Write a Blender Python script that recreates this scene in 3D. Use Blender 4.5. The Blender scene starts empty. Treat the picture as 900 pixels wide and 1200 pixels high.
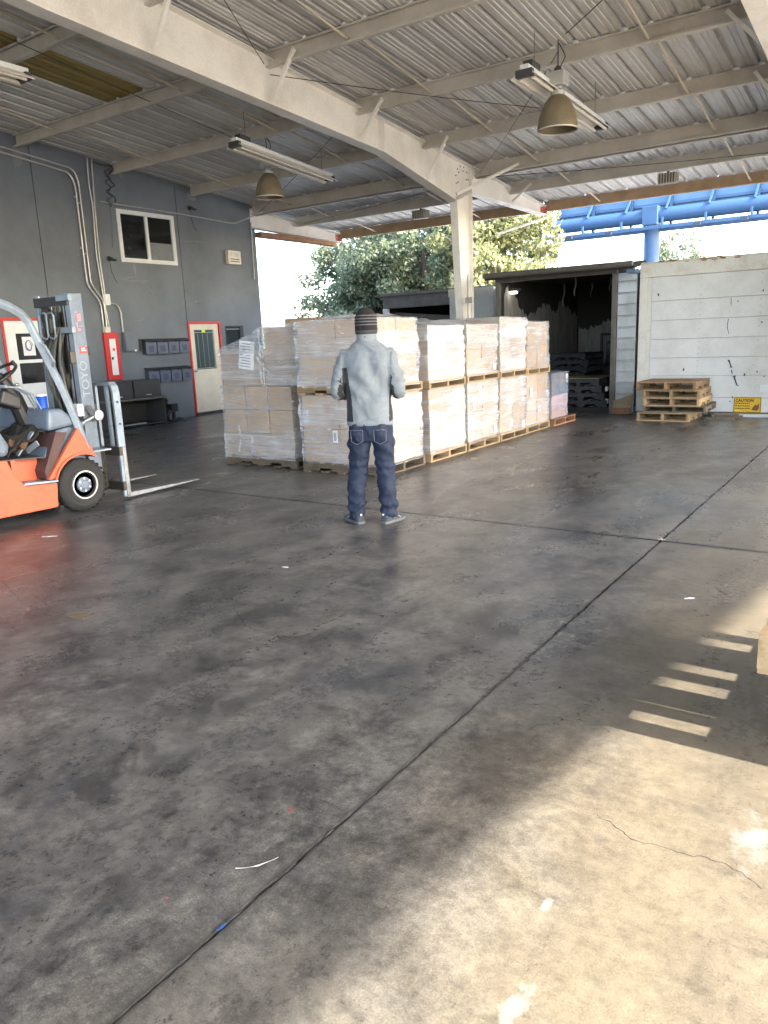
import bpy, bmesh, math, random
import numpy as np
from mathutils import Vector, Matrix, noise, Euler, Quaternion
random.seed(11)
rng = np.random.default_rng(5)
S = bpy.context.scene
COL = S.collection
PI = math.pi
R = math.radians

# ------------------------------------------------------------------ camera
def make_camera():
    f, pitch, roll, yaw = 890.123, 0.2250206, -0.0415914, -0.6060867
    F = Vector((math.sin(yaw), math.cos(yaw), 0)); Rt = Vector((math.cos(yaw), -math.sin(yaw), 0)); U = Vector((0, 0, 1))
    F2 = F*math.cos(pitch) - U*math.sin(pitch); U2 = U*math.cos(pitch) + F*math.sin(pitch)
    R2 = Rt*math.cos(roll) + U2*math.sin(roll); U3 = U2*math.cos(roll) - Rt*math.sin(roll)
    m = Matrix((R2, U3, -F2)).transposed().to_4x4()
    m.translation = Vector((0, 0, 1.52))
    cam = bpy.data.cameras.new('camera')
    cam.sensor_fit = 'VERTICAL'; cam.sensor_height = 36.0; cam.lens = f/1200*36.0
    cam.clip_start = 0.05; cam.clip_end = 3000
    o = bpy.data.objects.new('camera', cam); COL.objects.link(o); o.matrix_world = m
    S.camera = o
make_camera()

# ------------------------------------------------------------------ sky, sun, exposure
SUN_EL, SUN_AZ = R(35), R(2.0)          # azimuth from +X towards +Y
W = bpy.data.worlds.new('World'); S.world = W; W.use_nodes = True
nt = W.node_tree; nt.nodes.clear()
sk = nt.nodes.new('ShaderNodeTexSky'); sk.sky_type = 'NISHITA'; sk.sun_disc = False
sk.sun_elevation = SUN_EL; sk.sun_rotation = PI/2 - SUN_AZ
sk.air_density = 1.0; sk.dust_density = 2.2; sk.ozone_density = 1.0
bg = nt.nodes.new('ShaderNodeBackground'); bg.inputs['Strength'].default_value = 0.15
wo = nt.nodes.new('ShaderNodeOutputWorld')
nt.links.new(sk.outputs[0], bg.inputs[0]); nt.links.new(bg.outputs[0], wo.inputs[0])
sl = bpy.data.lights.new('sun', 'SUN'); sl.energy = 2.3; sl.angle = R(0.53); sl.color = (1.0, 0.92, 0.81)
so = bpy.data.objects.new('sun', sl); COL.objects.link(so)
so.rotation_euler = Vector((math.cos(SUN_EL)*math.cos(SUN_AZ), math.cos(SUN_EL)*math.sin(SUN_AZ), math.sin(SUN_EL))).to_track_quat('Z', 'Y').to_euler()
S.view_settings.view_transform = 'Standard'; S.view_settings.look = 'None'
S.view_settings.exposure = 3.45; S.view_settings.gamma = 1.0
S.render.engine = 'CYCLES'
S.cycles.use_denoising = True
S.cycles.max_bounces = 8; S.cycles.diffuse_bounces = 5; S.cycles.glossy_bounces = 4; S.cycles.transparent_max_bounces = 16
S.cycles.sample_clamp_indirect = 6.0
S.cycles.caustics_reflective = False; S.cycles.caustics_refractive = False

# ------------------------------------------------------------------ helpers
class MB:
    def __init__(s): s.v = []; s.f = []; s.m = []
    def add(s, vs, fs, mi=0):
        n = len(s.v); s.v += [tuple(p) for p in vs]
        s.f += [tuple(n+i for i in f) for f in fs]; s.m += [mi]*len(fs); return s
    def hexa(s, p, mi=0):   # 4 bottom ccw, 4 top ccw
        return s.add(p, [(3,2,1,0),(4,5,6,7),(0,1,5,4),(1,2,6,5),(2,3,7,6),(3,0,4,7)], mi)
    def box(s, x0, x1, y0, y1, z0, z1, mi=0):
        return s.hexa([(x0,y0,z0),(x1,y0,z0),(x1,y1,z0),(x0,y1,z0),(x0,y0,z1),(x1,y0,z1),(x1,y1,z1),(x0,y1,z1)], mi)
    def bar(s, a, b, w, h, up=(0,0,1), mi=0):   # rectangular bar from a to b
        a = Vector(a); b = Vector(b); d = (b-a).normalized(); u = Vector(up)
        r = d.cross(u)
        if r.length < 1e-4: r = d.cross(Vector((0,1,0)))
        r.normalize(); u = r.cross(d).normalized()
        q = lambda c, i, j: c + r*(w/2*i) + u*(h/2*j)
        return s.hexa([q(a,-1,-1),q(a,1,-1),q(b,1,-1),q(b,-1,-1),q(a,-1,1),q(a,1,1),q(b,1,1),q(b,-1,1)], mi)
    def prism(s, poly, axis, a0, a1, mi=0):    # poly in the two other axes (in x,y,z order)
        n = len(poly)
        def P(p, a):
            if axis == 'x': return (a, p[0], p[1])
            if axis == 'y': return (p[0], a, p[1])
            return (p[0], p[1], a)
        vs = [P(p, a0) for p in poly] + [P(p, a1) for p in poly]
        fs = [tuple(range(n-1, -1, -1)), tuple(range(n, 2*n))] + [(i, (i+1)%n, n+(i+1)%n, n+i) for i in range(n)]
        return s.add(vs, fs, mi)
    def tube(s, pts, r, n=8, cap=True, mi=0, closed=False):
        pts = [Vector(p) for p in pts]; rs = r if isinstance(r, (list, tuple)) else [r]*len(pts)
        N = len(pts); frames = []; prev = None
        for i in range(N):
            if closed: t = pts[(i+1)%N] - pts[i-1]
            else: t = pts[min(i+1, N-1)] - pts[max(i-1, 0)]
            t.normalize()
            if prev is None:
                u = t.cross(Vector((0,0,1)))
                if u.length < 1e-3: u = t.cross(Vector((1,0,0)))
                u.normalize()
            else:
                u = prev - t*prev.dot(t); u.normalize()
            prev = u; frames.append((u, t.cross(u).normalized()))
        vs = []
        for i, p in enumerate(pts):
            u, w = frames[i]; rr = rs[i]
            ra, rb = rr if isinstance(rr, (tuple, list)) else (rr, rr)
            for k in range(n):
                a = 2*PI*k/n; vs.append(p + u*(math.cos(a)*ra) + w*(math.sin(a)*rb))
        fs = []
        for i in range(N if closed else N-1):
            j = (i+1) % N
            for k in range(n): fs.append((i*n+k, i*n+(k+1)%n, j*n+(k+1)%n, j*n+k))
        if cap and not closed:
            fs.append(tuple(range(n-1, -1, -1))); fs.append(tuple((N-1)*n+k for k in range(n)))
        return s.add(vs, fs, mi)
    def lathe(s, prof, n=20, M=None, mi=0, cap=True):   # prof [(r,z)], about local z, M transforms
        M = M or Matrix.Identity(4); vs = []
        for r, z in prof:
            for k in range(n):
                a = 2*PI*k/n; vs.append(M @ Vector((r*math.cos(a), r*math.sin(a), z)))
        fs = []
        for i in range(len(prof)-1):
            for k in range(n): fs.append((i*n+k, i*n+(k+1)%n, (i+1)*n+(k+1)%n, (i+1)*n+k))
        if cap:
            fs.append(tuple(range(n-1, -1, -1))); fs.append(tuple((len(prof)-1)*n+k for k in range(n)))
        return s.add(vs, fs, mi)
    def rings(s, rs, n=20, mi=0, power=2.0):   # rs: (cx,cy,z,rx,ry) lofted ellipses
        vs = []
        for cx, cy, z, rx, ry in rs:
            for k in range(n):
                a = 2*PI*k/n; c, q = math.cos(a), math.sin(a)
                e = 2/power
                vs.append((cx+rx*math.copysign(abs(c)**e, c), cy+ry*math.copysign(abs(q)**e, q), z))
        fs = [tuple(range(n-1,-1,-1)), tuple((len(rs)-1)*n+k for k in range(n))]
        for i in range(len(rs)-1):
            for k in range(n): fs.append((i*n+k, i*n+(k+1)%n, (i+1)*n+(k+1)%n, (i+1)*n+k))
        return s.add(vs, fs, mi)
    def ball(s, c, r, n=14, mi=0):
        rx, ry, rz = r if isinstance(r, (tuple, list)) else (r, r, r); c = Vector(c); vs = []; m = n//2
        for i in range(1, m):
            t = PI*i/m
            for k in range(n):
                a = 2*PI*k/n; vs.append((c.x+rx*math.sin(t)*math.cos(a), c.y+ry*math.sin(t)*math.sin(a), c.z-rz*math.cos(t)))
        fs = [tuple(range(n-1,-1,-1)), tuple((m-2)*n+k for k in range(n))]
        for i in range(m-2):
            for k in range(n): fs.append((i*n+k, i*n+(k+1)%n, (i+1)*n+(k+1)%n, (i+1)*n+k))
        return s.add(vs, fs, mi)
    def mesh(s, name, mats, smooth=False, angle=35):
        me = bpy.data.meshes.new(name); me.from_pydata(s.v, [], s.f); me.validate()
        mats = mats if isinstance(mats, (list, tuple)) else [mats]
        for m in mats: me.materials.append(m)
        if len(mats) > 1: me.polygons.foreach_set('material_index', s.m[:len(me.polygons)])
        bm = bmesh.new(); bm.from_mesh(me); bmesh.ops.recalc_face_normals(bm, faces=bm.faces); bm.to_mesh(me); bm.free()
        if smooth:
            me.polygons.foreach_set('use_smooth', [True]*len(me.polygons)); me.set_sharp_from_angle(angle=R(angle))
        me.update(); return me
    def build(s, name, mats, parent=None, smooth=False, bevel=0, angle=35):
        o = inst(name, s.mesh(name, mats, smooth, angle), parent)
        if bevel:
            b = o.modifiers.new('bevel', 'BEVEL'); b.width = bevel; b.segments = 2; b.limit_method = 'ANGLE'; b.angle_limit = R(40)
        return o

def inst(name, me, parent=None, loc=None, rot=None, scale=None):
    o = bpy.data.objects.new(name, me); COL.objects.link(o)
    if parent is not None: o.parent = parent
    if loc is not None: o.location = loc
    if rot is not None: o.rotation_euler = rot
    if scale is not None: o.scale = scale
    return o
def tag(o, label=None, cat=None, group=None, kind=None):
    if label: o['label'] = label
    if cat: o['category'] = cat
    if group: o['group'] = group
    if kind: o['kind'] = kind
    return o
def thing(name, label, cat, loc=(0,0,0), rotz=0, group=None):
    o = bpy.data.objects.new(name, None); COL.objects.link(o); o.empty_display_size = 0.1
    o.location = loc; o.rotation_euler = (0, 0, rotz)
    return tag(o, label, cat, group)
def text(name, body, size, mat, parent, loc, rot, ext=0.001, align='CENTER', sx=1, bold=0.0):
    c = bpy.data.curves.new(name, 'FONT'); c.body = body; c.size = size; c.extrude = ext; c.offset = size*bold; c.align_x = align; c.align_y = 'CENTER'
    tmp = bpy.data.objects.new('tmp', c); COL.objects.link(tmp); dg = bpy.context.evaluated_depsgraph_get()
    me = bpy.data.meshes.new_from_object(tmp.evaluated_get(dg), depsgraph=dg); bpy.data.objects.remove(tmp); me.name = name; me.materials.clear(); me.materials.append(mat)
    o = bpy.data.objects.new(name, me); COL.objects.link(o)
    if parent is not None: o.parent = parent
    o.location = loc; o.rotation_euler = rot; o.scale = (sx, 1, 1); return o

# ------------------------------------------------------------------ materials
def srgb(r, g, b):
    f = lambda c: (c/255/12.92) if c/255 <= 0.04045 else ((c/255+0.055)/1.055)**2.4
    return (f(r), f(g), f(b), 1)
class NT:
    def __init__(s, name):
        s.mat = bpy.data.materials.new(name); s.mat.use_nodes = True; s.t = s.mat.node_tree; s.t.nodes.clear()
        s.out = s.t.nodes.new('ShaderNodeOutputMaterial'); s.p = s.t.nodes.new('ShaderNodeBsdfPrincipled')
        s.t.links.new(s.p.outputs[0], s.out.inputs['Surface'])
        s.tc = s.t.nodes.new('ShaderNodeTexCoord')
    def n(s, ty, **k):
        x = s.t.nodes.new(ty)
        for a, b in k.items(): setattr(x, a, b)
        return x
    def l(s, a, b): s.t.links.new(a, b)
    def noise(s, scale=5, detail=4, rough=0.6, stretch=None, coord='Object', dist=0, rotz=0, w=None):
        src = s.tc.outputs[coord]
        if stretch or rotz:
            mp = s.n('ShaderNodeMapping'); mp.inputs['Scale'].default_value = stretch or (1,1,1); mp.inputs['Rotation'].default_value = (0,0,rotz); s.l(src, mp.inputs[0]); src = mp.outputs[0]
        x = s.n('ShaderNodeTexNoise'); x.inputs['Scale'].default_value = scale; x.inputs['Detail'].default_value = detail
        x.inputs['Roughness'].default_value = rough; x.inputs['Distortion'].default_value = dist; s.l(src, x.inputs['Vector']); return x.outputs['Fac']
    def ramp(s, fac, stops):
        r = s.n('ShaderNodeValToRGB'); e = r.color_ramp.elements
        while len(e) < len(stops): e.new(0.5)
        for i, (p, c) in enumerate(stops): e[i].position = p; e[i].color = ((tuple(c)+(1,))[:4] if isinstance(c, tuple) else (c,c,c,1))
        s.l(fac, r.inputs[0]); return r.outputs[0]
    def mix(s, fac, a, b, mode='MIX'):
        m = s.n('ShaderNodeMix', data_type='RGBA', blend_type=mode)
        for i, v in ((0, fac), (6, a), (7, b)):
            if hasattr(v, 'links'): s.l(v, m.inputs[i])
            else: m.inputs[i].default_value = (tuple(v)+(1,) if isinstance(v, tuple) and len(v) == 3 else v)
        return m.outputs[2]
    def math(s, op, a, b=0, clamp=False):
        m = s.n('ShaderNodeMath', operation=op, use_clamp=clamp)
        for i, v in enumerate((a, b)):
            if hasattr(v, 'links'): s.l(v, m.inputs[i])
            else: m.inputs[i].default_value = v
        return m.outputs[0]
    def bump(s, h, strength=0.3, dist=0.01, prev=None):
        b = s.n('ShaderNodeBump'); b.inputs['Strength'].default_value = strength; b.inputs['Distance'].default_value = dist
        s.l(h, b.inputs['Height']);
        if prev is not None: s.l(prev, b.inputs['Normal'])
        s.l(b.outputs[0], s.p.inputs['Normal']); return b.outputs[0]
    def set(s, **k):
        for a, v in k.items():
            i = s.p.inputs[a.replace('_', ' ')]
            if hasattr(v, 'links'): s.l(v, i)
            else: i.default_value = v
        return s
def c3(c, f): return (c[0]*f, c[1]*f, c[2]*f, 1)
def worn(name, col, dirt=None, rough=0.5, scale=4, amount=0.5, metal=0, fine=60, bump=0.15, spec=0.5, lo=0.4, hi=0.7, stretch=None):
    """paint or solid surface with blotchy wear and fine grain"""
    m = NT(name); col = tuple(col[:3])+(1,); dirt = dirt or c3(col, 0.55)
    a = m.ramp(m.noise(scale, 6, 0.65, stretch), [(lo, 0.0), (hi, 1.0)])
    k = m.math('MULTIPLY', a, amount)
    base = m.mix(k, col, dirt)
    g = m.noise(fine, 3, 0.6)
    base = m.mix(0.25, base, m.ramp(g, [(0.3, c3(col, 0.6)), (0.7, c3(col, 1.25))]))
    m.set(Base_Color=base, Roughness=m.math('ADD', m.math('MULTIPLY', a, 0.2), rough), Metallic=metal)
    m.p.inputs['Specular IOR Level'].default_value = spec
    if bump: m.bump(g, bump, 0.003)
    return m.mat
def plain(name, col, rough=0.5, metal=0, emit=0):
    m = NT(name); g = m.noise(40, 3)
    col = tuple(col[:3])+(1,)
    m.set(Base_Color=m.ramp(g, [(0.2, c3(col, 0.8)), (0.8, c3(col, 1.15))]), Roughness=rough, Metallic=metal)
    if emit: m.p.inputs['Emission Color'].default_value = col; m.p.inputs['Emission Strength'].default_value = emit
    return m.mat

def concrete_floor():
    m = NT('concrete_floor')
    big = m.noise(0.55, 5, 0.6, dist=0.6); mid = m.noise(2.1, 9, 0.76, dist=0.25); fine = m.noise(26, 6, 0.75); grit = m.noise(180, 2, 0.6)
    sep = m.n('ShaderNodeSeparateXYZ'); m.l(m.tc.outputs['Object'], sep.inputs[0])
    # bare concrete: tan by the joint, unseen apron to the east paled to bounce light up
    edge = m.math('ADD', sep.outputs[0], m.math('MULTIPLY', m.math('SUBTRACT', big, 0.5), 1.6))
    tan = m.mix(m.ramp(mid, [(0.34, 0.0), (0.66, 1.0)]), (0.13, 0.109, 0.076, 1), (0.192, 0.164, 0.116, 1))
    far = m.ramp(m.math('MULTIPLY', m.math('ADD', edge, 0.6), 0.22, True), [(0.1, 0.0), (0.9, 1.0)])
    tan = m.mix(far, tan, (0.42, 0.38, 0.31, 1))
    # tyre rubber and oil ground into the floor in patches, with shade painted in up to the canopy's shadow edge
    lane = m.noise(1.0, 8, 0.74, stretch=(1.5, 0.55, 1), rotz=R(20), dist=0.3)
    patchy = m.noise(2.6, 10, 0.78, stretch=(1.0, 0.8, 1), rotz=R(-30), dist=0.25)
    grime = m.mix(m.ramp(patchy, [(0.40, 0.0), (0.61, 1.0)]), (0.030, 0.034, 0.041, 1), (0.165, 0.165, 0.160, 1))
    blue = m.ramp(m.noise(1.7, 7, 0.74, rotz=R(15), dist=0.3), [(0.52, 0.0), (0.68, 1.0)])
    grime = m.mix(m.math('MULTIPLY', blue, 0.6), grime, (0.05, 0.062, 0.085, 1))
    traf_shade = m.ramp(m.math('ADD', m.math('MULTIPLY', edge, 0.25), 0.75, True), [(0.40, 0.94), (0.60, 0.12)])  # grime weight drops at the sun line, so shade sits in the colour
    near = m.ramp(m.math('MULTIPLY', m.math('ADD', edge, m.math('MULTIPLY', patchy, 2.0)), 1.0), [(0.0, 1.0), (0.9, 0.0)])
    col = m.mix(m.math('MULTIPLY', traf_shade, m.ramp(patchy, [(0.2, 1.0), (0.8, 0.78)])), tan, grime)
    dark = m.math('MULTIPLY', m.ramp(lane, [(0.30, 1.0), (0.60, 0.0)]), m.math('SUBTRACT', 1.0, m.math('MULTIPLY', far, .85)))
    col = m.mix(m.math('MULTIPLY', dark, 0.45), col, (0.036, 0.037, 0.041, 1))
    rubber = m.ramp(m.noise(3.2, 7, 0.72, stretch=(0.6, 2.0, 1), rotz=R(-35), dist=0.4), [(0.56, 0.0), (0.70, 1.0)])
    col = m.mix(m.math('MULTIPLY', m.math('MULTIPLY', rubber, 0.5), m.math('SUBTRACT', 1.0, far)), col, (0.03, 0.031, 0.035, 1))
    blot = m.noise(9, 8, 0.8); col = m.mix(m.math('SUBTRACT', 0.75, m.math('MULTIPLY', m.ramp(edge, [(0.0, 0.0), (1.0, 1.0)]) if False else m.math('SUBTRACT', 1.0, traf_shade), 0.45)), col, m.ramp(blot, [(0.33, (0.45,0.45,0.46,1)), (0.5, (1,1,1,1)), (0.68, (1.45,1.43,1.38,1))]), 'MULTIPLY')
    col = m.mix(m.math('ADD', 0.42, m.math('MULTIPLY', traf_shade, 0.35)), col, m.ramp(fine, [(0.25, (0.35,0.35,0.35,1)), (0.5, (1,1,1,1)), (0.8, (1.6,1.58,1.5,1))]), 'MULTIPLY')
    col = m.mix(m.math('ADD', 0.3, m.math('MULTIPLY', traf_shade, 0.32)), col, m.ramp(grit, [(0.3, (0.5,0.5,0.5,1)), (0.7, (1.4,1.4,1.4,1))]), 'MULTIPLY')
    # a few oil drips and white paint spills with a shape of their own
    def spot(x, y, rx, ry, soft, colr, amt, col, nz=1.9, rot=0):
        mp = m.n('ShaderNodeMapping'); mp.vector_type = 'TEXTURE'; mp.inputs['Location'].default_value = (x, y, 0); mp.inputs['Scale'].default_value = (rx, ry, 1); mp.inputs['Rotation'].default_value = (0, 0, rot)
        m.l(m.tc.outputs['Object'], mp.inputs[0])
        ln = m.n('ShaderNodeVectorMath', operation='LENGTH'); m.l(mp.outputs[0], ln.inputs[0])
        d = m.math('ADD', ln.outputs[1], m.math('MULTIPLY', m.math('SUBTRACT', m.noise(14, 5, 0.75), 0.5), nz*2))
        k = m.ramp(d, [(max(0, 1-soft)*0.5, 1.0), (0.5*(1+soft), 0.0)])
        sc = m.math('MULTIPLY', k, amt)
        return m.mix(sc, col, colr)
    for a in [(-0.618, 1.342, 0.028, 0.085, 1.0, (0.42,0.40,0.37,1), .65), (-0.684, 1.683, 0.012, 0.028, .9, (0.5,0.48,0.44,1), .65), (-0.255, 2.257, 0.07, 0.15, 1.0, (0.33,0.32,0.31,1), .5), (-0.645, 2.022, 0.03, 0.03, .8, (0.09,0.08,0.065,1), .8), (-1.014, 1.305, 0.03, 0.012, .8, (0.08,0.07,0.06,1), .8),
              (-1.90, 1.41, 0.03, 0.05, .5, (0.02,0.02,0.02,1), .85), (-1.72, 1.44, 0.02, 0.015, .5, (0.02,0.02,0.02,1), .8), (-1.78, 6.12, 0.16, 0.05, .6, (0.02,0.02,0.02,1), .8), (-2.0, 6.4, 0.12, 0.05, .6, (0.025,0.025,0.025,1), .7),
              (-1.75, 1.12, 0.12, 0.05, .8, (0.03,0.03,0.03,1), .5), (-2.45, 6.9, 0.5, 0.25, .9, (0.035,0.035,0.037,1), .5)]:
        col = spot(*a, col)
    # dirt gathered along the two joints
    jn = m.noise(11, 6, 0.75)
    def jdist(axis, at): return m.math('ABSOLUTE', m.math('SUBTRACT', sep.outputs[axis], at))
    for axis, at, wd, amt in ((1, 5.52, .055, .8), (0, -1.385, .020, .6)):
        k = m.ramp(m.math('ADD', jdist(axis, at), m.math('MULTIPLY', m.math('SUBTRACT', jn, 0.5), wd*1.6)), [(wd*.35, 1.0), (wd, 0.0)])
        col = m.mix(m.math('MULTIPLY', k, amt), col, (0.022, 0.022, 0.023, 1))
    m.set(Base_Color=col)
    rg = m.math('ADD', m.math('MULTIPLY', m.ramp(lane, [(0.35, 0.0), (0.65, 1.0)]), 0.14), 0.24)
    rg = m.math('ADD', rg, m.math('MULTIPLY', m.math('SUBTRACT', fine, 0.5), 0.22))
    m.set(Roughness=rg); m.p.inputs['Specular IOR Level'].default_value = 0.5
    b = m.bump(fine, 0.22, 0.006); m.bump(grit, 0.25, 0.002, b)
    return m.mat

def wood(name, col, dark, rough=0.75, along=(1, 14, 14)):
    m = NT(name)
    oi = m.n('ShaderNodeObjectInfo')
    g = m.noise(3, 6, 0.7, stretch=along, dist=0.3); st = m.noise(7, 4, 0.6)
    c = m.ramp(g, [(0.25, dark), (0.55, tuple(col)), (0.8, c3(col, 1.2))])
    c = m.mix(m.math('MULTIPLY', m.ramp(st, [(0.45, 0.0), (0.75, 1.0)]), 0.5), c, c3(dark, 0.7))
    hv = m.n('ShaderNodeHueSaturation'); m.l(c, hv.inputs['Color']); m.l(m.math('ADD', m.math('MULTIPLY', oi.outputs['Random'], 0.55), 0.7), hv.inputs['Value'])
    m.set(Base_Color=hv.outputs[0], Roughness=rough); m.bump(g, 0.3, 0.004); return m.mat

def cardboard():
    m = NT('cardboard'); oi = m.n('ShaderNodeObjectInfo')
    g = m.noise(5, 5, 0.6); f = m.noise(90, 2, 0.5, stretch=(1, 1, 6))
    c = m.ramp(g, [(0.3, (0.315, 0.215, 0.135, 1)), (0.7, (0.42, 0.295, 0.19, 1))])
    c = m.mix(0.3, c, m.ramp(f, [(0.3, (0.7,0.7,0.7,1)), (0.7, (1.15,1.15,1.15,1))]), 'MULTIPLY')
    hv = m.n('ShaderNodeHueSaturation'); m.l(c, hv.inputs['Color']); m.l(m.math('ADD', m.math('MULTIPLY', oi.outputs['Random'], 0.35), 0.85), hv.inputs['Value'])
    m.set(Base_Color=hv.outputs[0], Roughness=0.7); m.bump(g, 0.1, 0.01); return m.mat

def film(name, lo, hi, tint=(0.78, 0.82, 0.89, 1), rough=0.16):
    """stretch wrap: clear where tight, milky where layers overlap, white streak highlights painted where it bunches"""
    m = NT(name); oi = m.n('ShaderNodeObjectInfo')
    cv = m.n('ShaderNodeCombineXYZ')
    for i, k in enumerate((37.0, 91.0, 53.0)): m.l(m.math('MULTIPLY', oi.outputs['Random'], k), cv.inputs[i])
    ad = m.n('ShaderNodeVectorMath', operation='ADD'); m.l(m.tc.outputs['Object'], ad.inputs[0]); m.l(cv.outputs[0], ad.inputs[1])
    def nz(scale, detail, rough_, stretch, rot=(0,0,0), dist=0):
        mp = m.n('ShaderNodeMapping'); mp.inputs['Scale'].default_value = stretch; mp.inputs['Rotation'].default_value = rot; m.l(ad.outputs[0], mp.inputs[0])
        x = m.n('ShaderNodeTexNoise'); x.inputs['Scale'].default_value = scale; x.inputs['Detail'].default_value = detail; x.inputs['Roughness'].default_value = rough_; x.inputs['Distortion'].default_value = dist
        m.l(mp.outputs[0], x.inputs['Vector']); return x.outputs['Fac']
    st = nz(2.0, 5, .65, (1.2, 1.2, 22), (R(4), R(5), 0), .6)
    dg = nz(2.6, 5, .65, (1.0, 1.0, 9), (R(28), R(-24), 0), 1.2)
    big = nz(1.5, 4, .6, (1, 1, 1.6))
    ov = nz(1.3, 2, .5, (.15, .15, 2.6))
    bunch_glint = m.ramp(nz(3.0, 5, .7, (1.3, 1.3, 4), (R(40), R(20), 0), 2.0), [(.60, 0.0), (.70, 1.0)])  # white streaks painted as highlights on the film
    fac = m.math('ADD', m.math('MULTIPLY', m.ramp(st, [(0.42, 0.0), (0.66, 1.0)]), 0.35), m.math('MULTIPLY', m.ramp(big, [(0.36, 0.0), (0.66, 1.0)]), 0.35))
    fac = m.math('ADD', fac, m.math('MULTIPLY', m.ramp(ov, [(.47, 0.0), (.53, 1.0)]), .3))
    fac = m.math('ADD', m.math('MULTIPLY', fac, hi-lo), lo)
    fac = m.math('MAXIMUM', fac, m.math('MULTIPLY', bunch_glint, min(.85, hi+.15)), True)
    m.set(Base_Color=tint, Roughness=rough); m.p.inputs['Specular IOR Level'].default_value = 0.9
    b = m.bump(st, 0.8, 0.014); b = m.bump(dg, 0.8, 0.03, b); m.bump(bunch_glint, .5, .01, b)
    tr = m.n('ShaderNodeBsdfTransparent'); mx = m.n('ShaderNodeMixShader')
    m.l(fac, mx.inputs[0]); m.l(tr.outputs[0], mx.inputs[1]); m.l(m.p.outputs[0], mx.inputs[2]); m.l(mx.outputs[0], m.out.inputs['Surface'])
    return m.mat

def deck_metal(name, col, dirt, lo=0.4, hi=0.75, spec=0.5):
    m = NT(name); oi = m.n('ShaderNodeObjectInfo')
    a = m.noise(1.2, 6, 0.65, stretch=(4, 0.5, 1)); g = m.noise(9, 5, 0.7, stretch=(6, 0.6, 1))
    c = m.mix(m.ramp(a, [(lo, 0.0), (hi, 0.8)]), col, dirt)
    c = m.mix(0.35, c, m.ramp(g, [(0.3, (0.6,0.6,0.6,1)), (0.7, (1.3,1.3,1.3,1))]), 'MULTIPLY')
    hv = m.n('ShaderNodeHueSaturation'); m.l(c, hv.inputs['Color']); m.l(m.math('ADD', m.math('MULTIPLY', oi.outputs['Random'], 0.3), 0.82), hv.inputs['Value'])
    m.set(Base_Color=hv.outputs[0], Roughness=0.5, Metallic=0.25); return m.mat

M = {}
M['floor'] = concrete_floor()
M['joint'] = worn('joint_dirt', (0.03, 0.029, 0.028), rough=0.9)
M['joint_fill'] = worn('joint_filler', (0.125, 0.122, 0.116), (0.04,0.04,0.04), rough=0.9, scale=30, amount=0.9, bump=0.5)
M['cream'] = worn('cream_paint', (0.84, 0.815, 0.775), (0.55, 0.50, 0.44), rough=0.45, scale=1.7, amount=0.7, lo=0.42, hi=0.72)
M['tan'] = worn('tan_primer', (0.57, 0.54, 0.49), (0.37, 0.33, 0.28), rough=0.5, scale=2.2, amount=0.8)
M['eave'] = worn('eave_primer', (0.48, 0.33, 0.20), (0.25, 0.15, 0.08), rough=0.55, scale=3, amount=0.7)
M['rod'] = worn('rod_paint', (0.55, 0.50, 0.40), (0.3, 0.24, 0.16), rough=0.5, scale=6)
M['deck'] = deck_metal('galvanised_deck', (0.66, 0.66, 0.66, 1), (0.47, 0.45, 0.42, 1))
M['skylight'] = deck_metal('yellowed_skylight', (0.30, 0.23, 0.07, 1), (0.13, 0.10, 0.035, 1))
M['redtip'] = worn('red_marking_paint', (0.62, 0.05, 0.05), (0.6, 0.5, 0.45), rough=0.6, scale=14, amount=1.0, lo=0.45, hi=0.55)
M['wall'] = worn('grey_wall_paint', (0.140, 0.163, 0.196), (0.080, 0.090, 0.105), rough=0.55, scale=1.1, amount=0.6, bump=0.3, fine=45)
M['patch'] = worn('bare_plaster', (0.21, 0.225, 0.245), (0.14, 0.15, 0.165), rough=0.8, scale=8)
M['white'] = worn('white_paint', (0.72, 0.75, 0.78), (0.5, 0.5, 0.48), rough=0.4, scale=5, amount=0.4)
M['door_cream'] = worn('cream_door', (0.68, 0.64, 0.54), (0.42, 0.38, 0.3), rough=0.45, scale=3, amount=0.5)
M['red'] = worn('red_paint', (0.55, 0.025, 0.022), (0.3, 0.02, 0.02), rough=0.4, scale=6, amount=0.4)
M['conduit'] = worn('galvanised_pipe', (0.48, 0.48, 0.47), (0.3, 0.29, 0.27), rough=0.4, metal=0.5, scale=9)
M['black'] = plain('black_plastic', (0.016, 0.016, 0.017), 0.5)
M['darkmetal'] = worn('dark_metal', (0.035, 0.036, 0.04), (0.07, 0.06, 0.05), rough=0.45, scale=9)
M['blackrub'] = worn('tyre_rubber', (0.022, 0.022, 0.022), (0.06, 0.055, 0.05), rough=0.8, scale=7)
def glass_dark():
    m = NT('dark_window_glass'); m.set(Base_Color=m.ramp(m.noise(3, 3), [(0.3, (0.006,0.007,0.008,1)), (0.7, (0.02,0.022,0.024,1))]), Roughness=0.06); m.p.inputs['Specular IOR Level'].default_value = 0.6; return m.mat
M['glass'] = glass_dark()
M['green_glass'] = plain('tinted_door_glass', (0.05, 0.075, 0.08), 0.15)
M['wood'] = wood('pallet_wood', (0.36, 0.255, 0.145, 1), (0.20, 0.125, 0.065, 1))
M['wood_brown'] = wood('brown_pallet_wood', (0.27, 0.17, 0.095, 1), (0.14, 0.085, 0.05, 1))
M['wood_worn'] = wood('weathered_pallet_wood', (0.15, 0.115, 0.08, 1), (0.05, 0.038, 0.028, 1))
M['wood_red'] = wood('reddish_pallet_wood', (0.33, 0.17, 0.09, 1), (0.15, 0.07, 0.04, 1))
M['wood_dark'] = wood('black_stained_pallet', (0.035, 0.038, 0.045, 1), (0.012, 0.013, 0.016, 1))
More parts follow.
